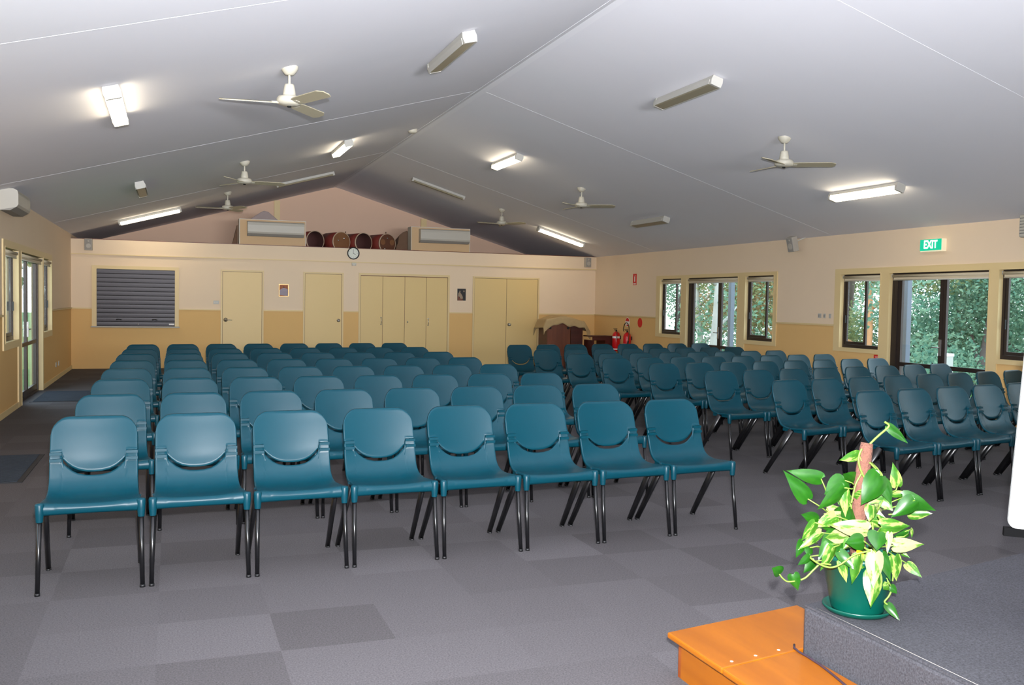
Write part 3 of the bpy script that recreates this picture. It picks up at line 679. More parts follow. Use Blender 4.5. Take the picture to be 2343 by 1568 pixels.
LEFT_ROWS=[
  [(-0.392, 5.376, 1.6), (0.138, 5.393, 2.0), (0.668, 5.414, 2.5), (1.198, 5.439, 2.9), (1.728, 5.467, 3.3), (2.258, 5.5, 3.8), (2.788, 5.537, 4.2), (3.318, 5.578, 4.6)] , # P=0.529 ang 3.1 rms 2.6
  [(-0.371, 6.585, 3.7), (0.155, 6.619, 3.7), (0.681, 6.653, 3.6), (1.206, 6.686, 3.6), (1.732, 6.719, 3.5), (2.258, 6.751, 3.5), (2.783, 6.782, 3.4), (3.309, 6.814, 3.4)] , # P=0.527 ang 3.6 rms 2.1
  [(-0.374, 7.839, 3.1), (0.151, 7.867, 2.9), (0.675, 7.893, 2.8), (1.2, 7.918, 2.6), (1.724, 7.941, 2.5), (2.249, 7.964, 2.3), (2.774, 7.984, 2.2), (3.298, 8.004, 2.0)] , # P=0.526 ang 2.6 rms 1.7
  [(-0.374, 8.978, 4.1), (0.15, 9.016, 4.0), (0.674, 9.052, 3.9), (1.198, 9.087, 3.8), (1.722, 9.122, 3.7), (2.246, 9.156, 3.6), (2.77, 9.189, 3.5), (3.294, 9.22, 3.4)] , # P=0.526 ang 3.8 rms 1.2
  [(-0.366, 10.131, 5.1), (0.156, 10.177, 4.9), (0.679, 10.221, 4.7), (1.201, 10.263, 4.6), (1.723, 10.305, 4.4), (2.246, 10.345, 4.3), (2.768, 10.383, 4.1), (3.29, 10.42, 4.0)] , # P=0.525 ang 4.5 rms 2.2
  [(-0.374, 11.334, 4.5), (0.149, 11.375, 4.4), (0.672, 11.414, 4.3), (1.194, 11.453, 4.1), (1.717, 11.49, 4.0), (2.239, 11.526, 3.9), (2.762, 11.561, 3.8), (3.284, 11.595, 3.6)] , # P=0.524 ang 4.1 rms 2.6
  [(-0.356, 12.377, 7.2), (0.165, 12.443, 7.2), (0.685, 12.508, 7.1), (1.205, 12.572, 7.0), (1.725, 12.636, 6.9), (2.246, 12.699, 6.9), (2.766, 12.761, 6.8), (3.286, 12.823, 6.7)] , # P=0.524 ang 7.0 rms 3.2
  [(-0.343, 13.53, 9.1), (0.175, 13.613, 9.0), (0.694, 13.695, 8.9), (1.212, 13.776, 8.9), (1.731, 13.857, 8.8), (2.249, 13.936, 8.7), (2.768, 14.015, 8.6), (3.286, 14.093, 8.5)] , # P=0.525 ang 8.8 rms 2.2
]
RIGHT_ROWS=[
  [(5.373, 5.88, 11.8), (5.888, 5.987, 11.7), (6.403, 6.093, 11.6), (6.917, 6.198, 11.4), (7.432, 6.301, 11.3)] , # P=0.526 ang 11.6 rms 1.4
  [(5.319, 6.915, 11.8), (5.833, 7.024, 11.9), (6.347, 7.133, 12.0), (6.861, 7.243, 12.1), (7.376, 7.354, 12.2), (7.89, 7.465, 12.3), (8.404, 7.577, 12.4), (8.918, 7.691, 12.5)] , # P=0.526 ang 12.2 rms 2.2
  [(5.31, 8.034, 9.9), (5.827, 8.126, 10.4), (6.343, 8.224, 10.9), (6.86, 8.325, 11.3), (7.377, 8.431, 11.8), (7.894, 8.541, 12.3), (8.411, 8.656, 12.8), (8.928, 8.775, 13.2)] , # P=0.526 ang 11.6 rms 2.3
  [(5.284, 9.166, 9.1), (5.802, 9.252, 9.6), (6.321, 9.341, 10.0), (6.839, 9.435, 10.5), (7.358, 9.533, 10.9), (7.876, 9.635, 11.4), (8.395, 9.741, 11.8), (8.913, 9.851, 12.3)] , # P=0.526 ang 10.7 rms 1.8
  [(5.177, 10.151, 9.4), (5.695, 10.238, 9.7), (6.214, 10.328, 9.9), (6.732, 10.42, 10.2), (7.251, 10.515, 10.5), (7.769, 10.613, 10.8), (8.287, 10.713, 11.1), (8.806, 10.815, 11.3)] , # P=0.526 ang 10.4 rms 1.6
  [(5.093, 11.057, 12.4), (5.607, 11.169, 12.2), (6.121, 11.279, 12.0), (6.635, 11.386, 11.7), (7.149, 11.492, 11.5), (7.663, 11.596, 11.3), (8.177, 11.697, 11.1), (8.691, 11.797, 10.9)] , # P=0.526 ang 11.6 rms 1.6
  [(5.061, 12.146, 12.0), (5.576, 12.255, 11.8), (6.091, 12.362, 11.7), (6.606, 12.467, 11.5), (7.12, 12.571, 11.3), (7.635, 12.673, 11.1), (8.15, 12.774, 11.0), (8.665, 12.873, 10.8)] , # P=0.526 ang 11.4 rms 1.3
  [(5.151, 13.518, 9.0), (5.671, 13.601, 9.1), (6.19, 13.685, 9.2), (6.709, 13.77, 9.3), (7.228, 13.855, 9.4), (7.747, 13.942, 9.5), (8.267, 14.029, 9.6), (8.786, 14.118, 9.7)] , # P=0.526 ang 9.4 rms 1.6
]

# ---------------------------------------------------------------- stacking chairs
def catmull(P, n):
    out = []
    for i in range(len(P)-1):
        p0, p1, p2, p3 = [Vector(P[max(0, min(len(P)-1, i+k))]) for k in (-1, 0, 1, 2)]
        for j in range(n):
            t = j/n; out.append(.5*((2*p1)+(p2-p0)*t+(2*p0-5*p1+4*p2-p3)*t*t+(3*p1-p0-3*p2+p3)*t**3))
    out.append(Vector(P[-1])); return out
PROF = catmull([(-.204, .392, .229), (-.212, .416, .233), (-.208, .441, .236), (-.185, .452, .236), (-.11, .447, .231), (-.03, .443, .226), (.035, .452, .222),
                (.078, .474, .219), (.104, .508, .217), (.119, .545, .217), (.131, .580, .217), (.144, .620, .217), (.156, .66, .216),
                (.18, .735, .215), (.202, .80, .213), (.215, .842, .211)], 8)
SL = [0.0]
for a, b in zip(PROF, PROF[1:]): SL.append(SL[-1]+math.hypot(b.x-a.x, b.y-a.y))
def pat(s):
    for i in range(1, len(SL)):
        if s <= SL[i] or i == len(SL)-1:
            t = (s-SL[i-1])/(SL[i]-SL[i-1]+1e-9); p = PROF[i-1].lerp(PROF[i], min(1, max(0, t)))
            d = PROF[i]-PROF[i-1]; l = math.hypot(d.x, d.y); return p, (d.x/l, d.y/l)
def s_of_z(z):
    for i in range(len(SL)-1, 0, -1):
        if PROF[i-1].y <= z: return SL[i-1]+(SL[i]-SL[i-1])*(z-PROF[i-1].y)/(PROF[i].y-PROF[i-1].y)
UU = [-1, -.985, -.95, -.88, -.80, -.745, -.715, -.69, -.62, -.5, -.36, -.18, 0, .18, .36, .5, .62, .69, .715, .745, .80, .88, .95, .985, 1]
def cut(u):
    a = abs(u)*.217
    return .534+.068*(a/.155)**2.8 if a <= .1552 else .652
def surf(u, s, rim=0):
    p, (ty, tz) = pat(s); w = p.z; x = u*w
    y, z = p.x, p.y; ny, nz = -tz, ty           # outward normal: up on the seat, forward on the back
    k = min(1, max(0, (z-.46)/.14))              # 0 on the seat, 1 on the back
    depth = (.012*(1-k)+.026*k)*(1-u*u)
    if z < .435 and y < -.15: depth = -.010*(1-u*u)*-1*(.5)
    y -= ny*depth; z -= nz*depth
    if abs(u) > .73 and .612 < z < .66: y -= .007
    if rim: y -= ny*rim; z -= nz*rim; x += math.copysign(.0035, u)
    return (x, y, z)
def shell(name, s0f, s1f, rows, m, top=False):
    cols = [(UU[0], .013)]+[(u, 0) for u in UU]+[(UU[-1], .013)]
    vs = []
    for u, rim in cols:
        a, b = s0f(u), s1f(u)
        col = [surf(u, a+(b-a)*j/rows, rim) for j in range(rows+1)]
        if top:
            x, y, z = col[-1]; col.append((x, y+.012, z+.002))
        vs += col
    R = rows+1+(1 if top else 0); n = len(cols)
    fs = [(c*R+r, c*R+r+1, (c+1)*R+r+1, (c+1)*R+r) for c in range(n-1) for r in range(R-1)]
    o = MB().add(vs, fs, 0, True).build(name, m, None, fix=False)
    so = o.modifiers.new('s', 'SOLIDIFY'); so.thickness = .0045; so.offset = 1 if False else 0
    return bake(o)
ST = SL[-1]
def top_s(u):
    a = max(0, abs(u)*.212-(.212-.088)); dz = .088-math.sqrt(max(0, .088**2-a*a))
    return s_of_z(.8415-.006*u*u-dz*1.02)
def make_chair(label, group):
    t = thing('stacking_chair', label, 'chair', group=group)
    seat = shell('seat', lambda u: 0.0, lambda u: s_of_z(cut(u)), 44, M['teal'])
    bm = bmesh.new(); bm.from_mesh(seat.data)
    mb = MB()
    for q in (-1, 1):
        mb.lathe([(.0165, .360), (.0205, .40), (.022, .445), (.018, .454), (0, .456)], 16, mx=Matrix.Translation((q*.2375, -.203, 0)))
        mb.box(min(q*.2, q*.213), max(q*.2, q*.213), -.205, .06, .408, .436)
        mb.lathe([(.017, .40), (.021, .44), (0, .441)], 12, mx=Matrix.Translation((q*.217, -.035, 0)))
        # moulded side tabs
        for z0, z1, o in ((.606, .622, .012), (.640, .655, .014)):
            y0 = .142+(z0-.62)*.33
            mb.box(min(q*.160, q*.2195), max(q*.160, q*.2195), y0-o, y0+.012, z0, z1)
    ex = mb.build('x', M['teal']); bm.from_mesh(ex.data); bm.to_mesh(seat.data); bm.free()
    bpy.data.objects.remove(ex)
    seat.parent = t
    bk = shell('backrest', lambda u: s_of_z(cut(u)+(.018 if abs(u) < .72 else .004)), top_s, 18, M['teal'], top=True)
    bk.parent = t
    for q in (-1, 1):
        MB().tube([(q*.2375, -.203, .37), (q*.244, -.25, .012)], [(.0125, .0125), (.0115, .0115)], 12).build('front_leg', M['black'], t)
        MB().tube([(q*.244, -.25, .014), (q*.244, -.2505, 0)], .0135, 12).build('foot_cap', M['blackplastic'], t.children[-1])
        MB().tube([(q*.224, -.05, .43), (q*.234, .232, .012)], [(.0145, .029), (.0135, .021)], 14).build('rear_leg', M['black'], t)
        MB().tube([(q*.234, .23, .014), (q*.234, .234, 0)], [(.0145, .024), (.0145, .024)], 14).build('foot_cap', M['blackplastic'], t.children[-1])
    return t
ORD = ['first', 'second', 'third', 'fourth', 'fifth', 'sixth', 'seventh', 'eighth']
ROWN = ['front', 'second', 'third', 'fourth', 'fifth', 'sixth', 'seventh', 'last']
proto = make_chair('x', 'teal chairs in the left seating block')
used = False
for blk, rows in (('left', LEFT_ROWS), ('right', RIGHT_ROWS)):
    for ri, row in enumerate(rows):
        for ci, (x, y, a) in enumerate(row):
            c = proto if not used else copy_tree(proto); used = True
            c.location = (x, y, 0); c.rotation_euler = (0, 0, math.radians(a))
            if blk == 'left':
                if ci == 0: w = 'leftmost in the %s row of the left block' % ROWN[ri]
                elif ci == 7: w = 'at the aisle end of the %s row, left block' % ROWN[ri]
                else: w = '%s from left in the %s row of left block' % (ORD[ci], ROWN[ri])
            else:
                w = '%s from the aisle in the %s row, right block' % (ORD[ci], ROWN[ri])
            c['label'] = 'teal plastic chair, '+w; c['group'] = 'teal chairs in the %s seating block' % blk

# ---------------------------------------------------------------- furniture in the back right corner
t = thing('wooden_cabinet', 'brown wooden cabinet under a beige cloth in the back right corner', 'cabinet', (8.5, 19.9, 0))
mb = MB(); mb.box(-.40, .18, -.02, 0, .05, 1.08); mb.build('front_panel', M['cabwood'], t)
mb = MB(); mb.box(-.40, .20, 0, .52, .05, 1.08); mb.build('body', M['deskwood'], t)
mb = MB(); mb.box(.18, .50, -.0, .5, .05, 1.04); mb.build('side_wing', M['deskwood'], t)
MB().box(-.42, .52, -.03, .54, 0, .05).build('plinth', M['deskwood'], t)
for x in (-.33, .12):
    MB().lathe([(.03, 0), (.028, .02), (.01, .025), (0, .02)], 16, mx=Matrix.Translation((x, -.02, .93)) @ RX).build('round_catch', M['blackplastic'], t)
# cloth draped over it
def heightcloth():
    mb = MB(); nx, ny = 40, 26; vs = []
    X0, X1, Y0, Y1 = -.66, .80, -.20, .70
    def top(x, y): return 1.10+.10*math.exp(-((x+.05)/.32)**2)+.015*math.sin(9*x+4*y)
    for i in range(nx+1):
        for j in range(ny+1):
            x = X0+(X1-X0)*i/nx; y = Y0+(Y1-Y0)*j/ny
            dx = max(0, -.42-x, x-.52); dy = max(0, -.04-y, y-.54)
            xx = min(max(x, -.42-.35*dx), .52+.55*dx) if dx else x
            yy = min(max(y, -.045-.15*dy), .56+.15*dy) if dy else y
            wob = .03*math.sin(11*x)+.02*math.sin(23*x+5*y)
            z = top(min(max(x, -.42), .52), min(max(y, -.04), .54))-dx*.85-dy*(1.15+wob*6)
            vs.append((xx, yy-.012*math.sin(14*x)*(dy > 0), z))
    fs = [(i*(ny+1)+j, (i+1)*(ny+1)+j, (i+1)*(ny+1)+j+1, i*(ny+1)+j+1) for i in range(nx) for j in range(ny)]
    o = mb.add(vs, fs, 0, True).build('draped_cloth', M['beigecloth'], None, (8.5, 19.9, 0), fix=True)
    s = o.modifiers.new('s', 'SOLIDIFY'); s.thickness = .006; s.offset = 1
    return o
tag(heightcloth(), 'beige cloth draped over the brown cabinet in back right corner', 'cloth')
t = thing('side_desk', 'small dark wooden desk between the covered cabinet and right wall', 'desk', (9.36, 19.75, 0))
MB().box(-.30, .27, -.25, .25, .74, .765).build('desk_top', M['deskwood'], t, bevel=.004)
MB().box(-.28, .25, -.24, -.22, .66, .74).build('apron', M['deskwood'], t)
MB().box(.04, .25, -.24, .24, .0, .66).build('drawer_pedestal', M['deskwood'], t)
MB().box(-.28, -.24, -.24, .24, 0, .66).build('side_panel', M['deskwood'], t)
# fire extinguishers and signs on the right wall
def extinguisher(y, label, hosed, white):
    r = .088
    t = thing('fire_extinguisher', label, 'fire extinguisher', (XR-.115, y, .42))
    MB().lathe([(r-.01, 0), (r, .012), (r, .36), (r*.86, .41), (r*.5, .44), (.02, .455)], 24, cap=True).build('cylinder', M['red'], t)
    if white: MB().lathe([(r+.001, .03), (r+.001, .20)], 24).build('label_band', M['signwhite'], t)
    else:
        MB().lathe([(r+.001, .30), (r+.001, .345)], 24).build('label_band', M['signwhite'], t)
        MB().lathe([(r+.001, .04), (r+.001, .065)], 24).build('label_band', M['signwhite'], t)
    mb = MB(); mb.tube([(0, 0, .45), (0, 0, .49)], .018, 10); mb.box(-.05, .02, -.012, .012, .485, .50); mb.box(-.07, .02, -.012, .012, .515, .525, mx=None); mb.build('valve_handle', M['blackplastic'], t)
    MB().box(r-.0, .114, -.02, .02, .28, .36).build('wall_bracket', M['blackplastic'], t)
    if hosed:
        pts = [(0, .02, .475)]+[(-.03, .03-.17*(1-math.cos(a))*.5+.19*math.sin(a)*0+(-.15*math.cos(a)+.15-.17)*1.0, .47+.19*math.sin(a)) for a in [k*PI/12 for k in range(0, 13)]]
        pts = [(-.03, .10, .47)]+[(-.04, -.03+.14*math.cos(a), .50+.17*math.sin(a)) for a in [k*PI/10 for k in range(0, 11)]]+[(-.045, -.175, .40), (-.05, -.155, .27), (-.06, -.12, .15)]
        MB().tube(pts, .011, 8).build('hose', M['hose'], t)
        MB().tube([(-.05, -.155, .27), (-.06, -.13, .14), (-.065, -.10, .04), (-.07, -.08, -.04)], [.018, .02, .045, .06], 14).build('discharge_horn', M['blackplastic'], t)
    else:
        MB().tube([(0, -.02, .475), (-.02, -.075, .46), (-.03, -.10, .38), (-.03, -.10, .26)], .009, 8).build('hose', M['hose'], t)
    return t
extinguisher(19.35, 'red fire extinguisher without a horn, left of the two', False, False)
extinguisher(18.80, 'red fire extinguisher with looped hose and white band', True, True)
def disc_sign(y, z, label, mid):
    t = thing('sign_disc', label, 'sign', (XR, y, z))
    my = Matrix.Rotation(-PI/2, 4, 'Y')
    MB().lathe([(.105, 0), (.105, .004), (0, .004)], 32, mx=my, smooth=False).build('plate', M['signwhite'] if mid else M['redsign'], t)
    if mid:
        MB().prism([(.095*math.cos(a), .095*math.sin(a)) for a in [math.radians(10+k*16) for k in range(11)]], .004, .0055, mx=Matrix.Rotation(-PI/2, 4, 'Y') @ Matrix.Rotation(-PI/2, 4, 'Z')).build('red_area', M['redsign'], t)
        MB().prism([(-.035, -.088), (.035, -.088), (.035, -.06), (-.035, -.06)], .004, .0055, mx=Matrix.Rotation(-PI/2, 4, 'Y') @ Matrix.Rotation(-PI/2, 4, 'Z')).build('red_mark', M['redsign'], t)
disc_sign(19.02, 1.10, 'round red and white sign above the left fire extinguisher', True)
disc_sign(18.42, 1.10, 'plain red round sign above the extinguisher with looped hose', False)
t = thing('fire_sign', 'red rectangular sign with white extinguisher mark high on right wall', 'sign', (XR, 18.71, 2.06))
MB().box(-.004, 0, -.085, .085, -.125, .125).build('plate', M['redsign'], t)
mb = MB(); mb.box(-.0055, -.004, -.02, .02, -.05, .06); mb.box(-.0055, -.004, -.008, .008, .06, .085); mb.box(-.0055, -.004, -.045, -.008, .075, .085); mb.box(-.0055, -.004, -.06, .06, -.11, -.085); mb.build('white_mark', M['signwhite'], t)
t = thing('fire_point_label', 'small red notice low on right wall under the two-pane window', 'sign', (XR, 11.01, .775))
MB().box(-.004, 0, -.07, .07, -.055, .05).build('plate', M['redsign'], t)
mb = MB()
for k in range(4): mb.box(-.0052, -.004, -.045+.01*(k % 2), .045-.008*(k % 3), .025-k*.018, .030-k*.018)
mb.build('text_lines', M['signwhite'], t)
for y, w, n, lb in ((12.33, .075, 2, 'double power outlet plate, left of three on the right wall'), (12.21, .05, 2, 'narrow switch plate, middle of three on the right wall'), (12.08, .05, 1, 'blank white plate, nearest the window of three on right wall')):
    t = thing('wall_plate', lb, 'switch', (XR, y, 1.375), group='plates beside the two-pane window')
    MB().box(-.01, 0, -w/2, w/2, -.035, .035).build('plate', M['white'], t, bevel=.002)
    for q in range(n):
        if n == 2: MB().box(-.014, -.01, -w/4+(w/2)*q-.008, -w/4+(w/2)*q+.008, -.018, .018).build('switch_rocker', M['grille'], t)
for y, lb in ((18.12, 'white power outlet low on left wall, nearer of the pair'), (18.52, 'white power outlet low on left wall, farther of the pair')):
    t = thing('power_outlet', lb, 'power outlet', (XL, y, .27), group='outlets low on the left wall')
    MB().box(0, .01, -.06, .06, -.04, .04).build('plate', M['white'], t, bevel=.002)
    MB().box(.01, .013, -.03, .03, -.005, .02).build('socket', M['greyspk'], t)
# EXIT sign
t = thing('exit_sign', 'lit green exit sign with white letters above the right glazed door', 'sign', (XR, 9.97, 2.375))
MB().box(-.085, 0, -.19, .19, -.09, .08).build('case', M['exitcase'], t, bevel=.006)
MB().box(-.092, -.085, -.187, .187, -.072, .078).build('green_face', M['green'], t)
cu = bpy.data.curves.new('t', 'FONT'); cu.body = 'EXIT'; cu.size = .15; cu.align_x = 'CENTER'; cu.align_y = 'CENTER'; cu.extrude = .001; cu.offset = .004
to = bpy.data.objects.new('letters', cu); C.objects.link(to)
dg = bpy.context.evaluated_depsgraph_get(); dg.update()
me = bpy.data.meshes.new_from_object(to.evaluated_get(dg)); bpy.data.objects.remove(to)
me.materials.clear(); me.materials.append(M['exitwhite'])
me.transform(Matrix.Translation((-.0935, 0, .003)) @ Matrix.Rotation(-PI/2, 4, 'Z') @ Matrix.Rotation(PI/2, 4, 'X') @ Matrix.Diagonal((.78, 1, 1, 1)))
lo = bpy.data.objects.new('letters', me); C.objects.link(lo); lo.parent = t

# door mats
def floor_mat(x0, x1, y0, y1, label):
    t = thing('door_mat', label, 'mat', ((x0+x1)/2, (y0+y1)/2, 0)); w = (x1-x0)/2; h = (y1-y0)/2
    MB().box(-w, w, -h, h, .0005, .006).build('rubber_edge', M['matedge'], t)
    mb = MB()
    n = int(2*h/.035)
    for k in range(n):
        y = -h+.04+(2*h-.08)*k/(n-1); mb.box(-w+.04, w-.04, y-.011, y+.011, .006, .0105)
    mb.build('ribbed_pile', M['mat'], t)
floor_mat(-1.86, -.95, 14.4, 15.95, 'blue-grey door mat in front of the left glazed door')
floor_mat(-2.0+.12, -1.12, 8.25, 9.68, 'ribbed grey mat with dark edge beside the left block, photo edge')

# ---------------------------------------------------------------- stage and step
A = (2.29, 2.95); ang = math.radians(12.6)
B = (A[0]+3.2*math.cos(ang), A[1]+3.2*math.sin(ang))
poly = [A, (2.302, .9), (B[0], .9), B]
t = thing('stage', 'low stage covered in grey speckled carpet in the bottom right corner', 'stage', (A[0], A[1], 0))
off = (-A[0], -A[1], 0)
MB().prism(poly, 0, .352).build('body', M['stagecarpet'], t, off, bevel=.012)
MB().prism([(2.296, 2.948), (2.305, .9), (B[0]-.01, .9), (B[0]-.01, B[1]-.01)], .352, .360).build('top_carpet', M['stagecarpet'], t, off)
MB().tube([(2.312, 2.90, .3585), (2.316, 2.6, .3585), (2.318, 2.25, .3585), (2.32, 1.2, .3585)], .0022, 6).build('carpet_seam', M['greyspk'], t, off)
t = thing('wooden_step', 'orange varnished wooden step against the left side of the stage', 'step', (1.89, 2.2, 0)); off = (-1.89, -2.2, 0)
s10 = math.tan(math.radians(10.5))
def yb(x): return 3.285+(x-1.886)*s10
def ys(x): return 2.89+(x-1.897)*s10
MB().prism([(1.888, yb(1.888)), (1.892, ys(1.892)+.0015), (2.276, ys(2.276)+.0015), (2.278, 2.962), (2.62, 3.040), (2.62, yb(2.62))], .156, .18).build('tread_board', M['step'], t, off, bevel=.006)
MB().prism([(1.892, ys(1.892)-.0015), (1.90, .95), (2.276, .95), (2.276, ys(2.276)-.0015)], .156, .18).build('tread_board', M['step'], t, off, bevel=.006)
MB().prism([(1.93, yb(1.93)-.03), (1.935, .97), (1.955, .97), (1.95, yb(1.95)-.03)], 0, .156).build('side_panel', M['step'], t, off)
MB().prism([(1.93, yb(1.93)-.03), (1.93, yb(1.93)-.05), (2.58, yb(2.58)-.05), (2.58, yb(2.58)-.03)], 0, .156).build('end_panel', M['stepdark'], t, off)
for x in (1.965, 2.085, 2.205):
    MB().lathe([(.0065, 0), (.006, .0012), (0, .0013)], 12, mx=Matrix.Translation((x, ys(x)+.035, .18))).build('screw_cap', M['signwhite'], t, off)
pts = [(2.283, 2.99, .19), (2.268, 2.97, .185), (2.262, 2.93, .184), (2.262, 2.88, .184), (2.256, 2.8, .184), (2.238, 2.7, .184), (2.215, 2.6, .184), (2.19, 2.45, .184), (2.18, 2.2, .184), (2.18, 1.2, .184)]
tag(MB().tube(pts, .0045, 8).build('cable', M['cable'], None), 'dark cable lying on the wooden step along the stage', 'cable')

# ---------------------------------------------------------------- white board standing on the stage at the photo edge
t = thing('display_board', 'white rounded board with black lower edge at the right photo edge', 'board', (2.842, 2.552, .36), (math.radians(-4), 0, math.radians(-42)))
# local: x to the right, y away from the camera, z up
def rrect(w0, w1, z0, z1, r, n=6):
    out = []
    for cx, cz, a0 in ((w1-r, z0+r, -90), (w1-r, z1-r, 0), (w0+r, z1-r, 90), (w0+r, z0+r, 180)):
        for k in range(n+1):
            a = math.radians(a0+90*k/n); out.append((cx+r*math.cos(a), cz+r*math.sin(a)))
    return out
RXm = Matrix.Rotation(PI/2, 4, 'X')
sh = Matrix.Shear('XY', 4, (0, 0)) if False else Matrix.Identity(4); sh[0][2] = .062
MB().prism(rrect(-.002, .9, .352, 1.076, .03), -.04, .0, mx=sh @ RXm).build('board', M['boardwhite'] if 'boardwhite' in M else M['signwhite'], t, bevel=.004)
MB().prism(rrect(.055, .85, .42, 1.03, .03), .0, .003, mx=sh @ RXm).build('writing_panel', M['offwhite'], t)
MB().box(-.012, .91, -.0, .045, .322, .352, mx=sh).build('lower_rail', M['matteblack'], t)
for x in (.12, .78):
    MB().tube([(x, .02, .34), (x, .02, .0)], .015, 10).build('leg', M['blackplastic'], t)
    MB().tube([(x, -.15, .012), (x, .25, .012)], .012, 8).build('foot', M['blackplastic'], t.children[-1])

# ---------------------------------------------------------------- the potted plant
PX, PY, PZ = 2.442, 2.83, .36
t = plant = thing('potted_plant', 'variegated trailing vine on a bark pole in a green pot, stage corner', 'plant', (PX, PY, PZ))
MB().lathe([(0, .003), (.098, .003), (.110, .008), (.121, .024), (.127, .024), (.127, .018), (.112, .002), (.095, 0), (0, 0)], 40).build('saucer', M['pot'], t)
MB().lathe([(0, .010), (.094, .010), (.097, .018), (.136, .205), (.142, .207), (.143, .224), (.136, .226), (.130, .2), (.127, .19)], 40).build('pot', M['pot'], t)
MB().lathe([(.128, .19), (.06, .197), (0, .2)], 32).build('soil', M['soil'], t)
mb = MB(); mb.tube([(.0, 0, .15), (-.012, 0, .32), (.0, .0, .5), (.014, .0, .60), (.02, .0, .638)], [.028, .031, .027, .025, .022], 16)
pole = mb.build('bark_pole', M['bark'], t)
MB().prism([(-.015, 0), (.0, .055), (.028, .045), (.02, -.01)], -.002, .002, mx=Matrix.Translation((-.105, -.112, .215)) @ Matrix.Rotation(PI/2, 4, 'X')).build('plant_tag', M['yellow'], t)
FPX = 2137.54
cy_, cp_, cr_ = [math.radians(a) for a in (20.0188, 2.4711, .9983)]
Fv = Vector((math.sin(cy_)*math.cos(cp_), math.cos(cy_)*math.cos(cp_), -math.sin(cp_)))
R0 = Vector((math.cos(cy_), -math.sin(cy_), 0)); U0 = R0.cross(Fv)
Rv = R0*math.cos(cr_)+U0*math.sin(cr_); Uv = U0*math.cos(cr_)-R0*math.sin(cr_)
CAM = Vector((0, 0, 1.5052))
PD = (Vector((PX, PY, .7))-CAM).dot(Fv)
def pp(px, py, dd=0):
    """measured spot of the plant -> plant-local metres; dd = metres behind (+) or in front (-) of the pole"""
    return CAM+(Rv*((px-1171.5)/FPX)-Uv*((py-784)/FPX)+Fv)*(PD+dd)-Vector((PX, PY, PZ))
def leaf(b, tp, wf, m, roll=0, fold=.25, droop=.18, stem_to=None):
    b = Vector(b); tp = Vector(tp); ax = tp-b; Ln = ax.length; ax.normalize()
    side = ax.cross(-Fv)
    if side.length < .2: side = Rv.copy()
    side.normalize(); nrm = side.cross(ax).normalized()
    if nrm.dot(Fv) > 0: nrm = -nrm
    q = Matrix.Rotation(roll, 4, ax); side = q @ side; nrm = q @ nrm
    W = Ln*wf*.5; mb = MB(); vs = []
    prof = [(-.06, .0), (-.10, .42), (-.05, .78), (.06, .97), (.2, 1), (.36, .93), (.52, .76), (.68, .5), (.82, .26), (.93, .09), (1, 0)]
    N = len(prof)
    for i, (s, w) in enumerate(prof):
        sc = max(0, s) if i else .02
        for k in (-1, -.5, 0, .5, 1):
            ss = s if abs(k) == 1 else (s*(abs(k)*2)*.5+max(s, .0)*(1-abs(k)))
            if i == 0: ss = 0
            cz = -abs(k)**1.4*fold*W*w - droop*Ln*(sc**2)*.6 + .02*Ln*math.sin(5*s+k)
            vs.append((k*w*W, ss*Ln, cz))
    fs = [(i*5+j, i*5+j+1, (i+1)*5+j+1, (i+1)*5+j) for i in range(N-1) for j in range(4)]
    mb.add(vs, fs, 0, True)
    o = mb.build('leaf', m, plant, fix=False)
    mat4 = Matrix((side, ax, nrm)).transposed().to_4x4(); mat4.translation = b
    o.matrix_local = mat4
    if stem_to is not None:
        inv = mat4.inverted(); e = inv @ Vector(stem_to); mid = e*.5+Vector((0, 0, .012))
        MB().tube([(0, 0, 0), mid, e], [.0022, .0026, .003], 6).build('leaf_stalk', M['stem'], o)
    return o
def zA(x, y): return 1740+x/4.611, 950+y/4.611
def zB(x, y): return 1740+x/5.325, 1180+y/5.325
LV = []
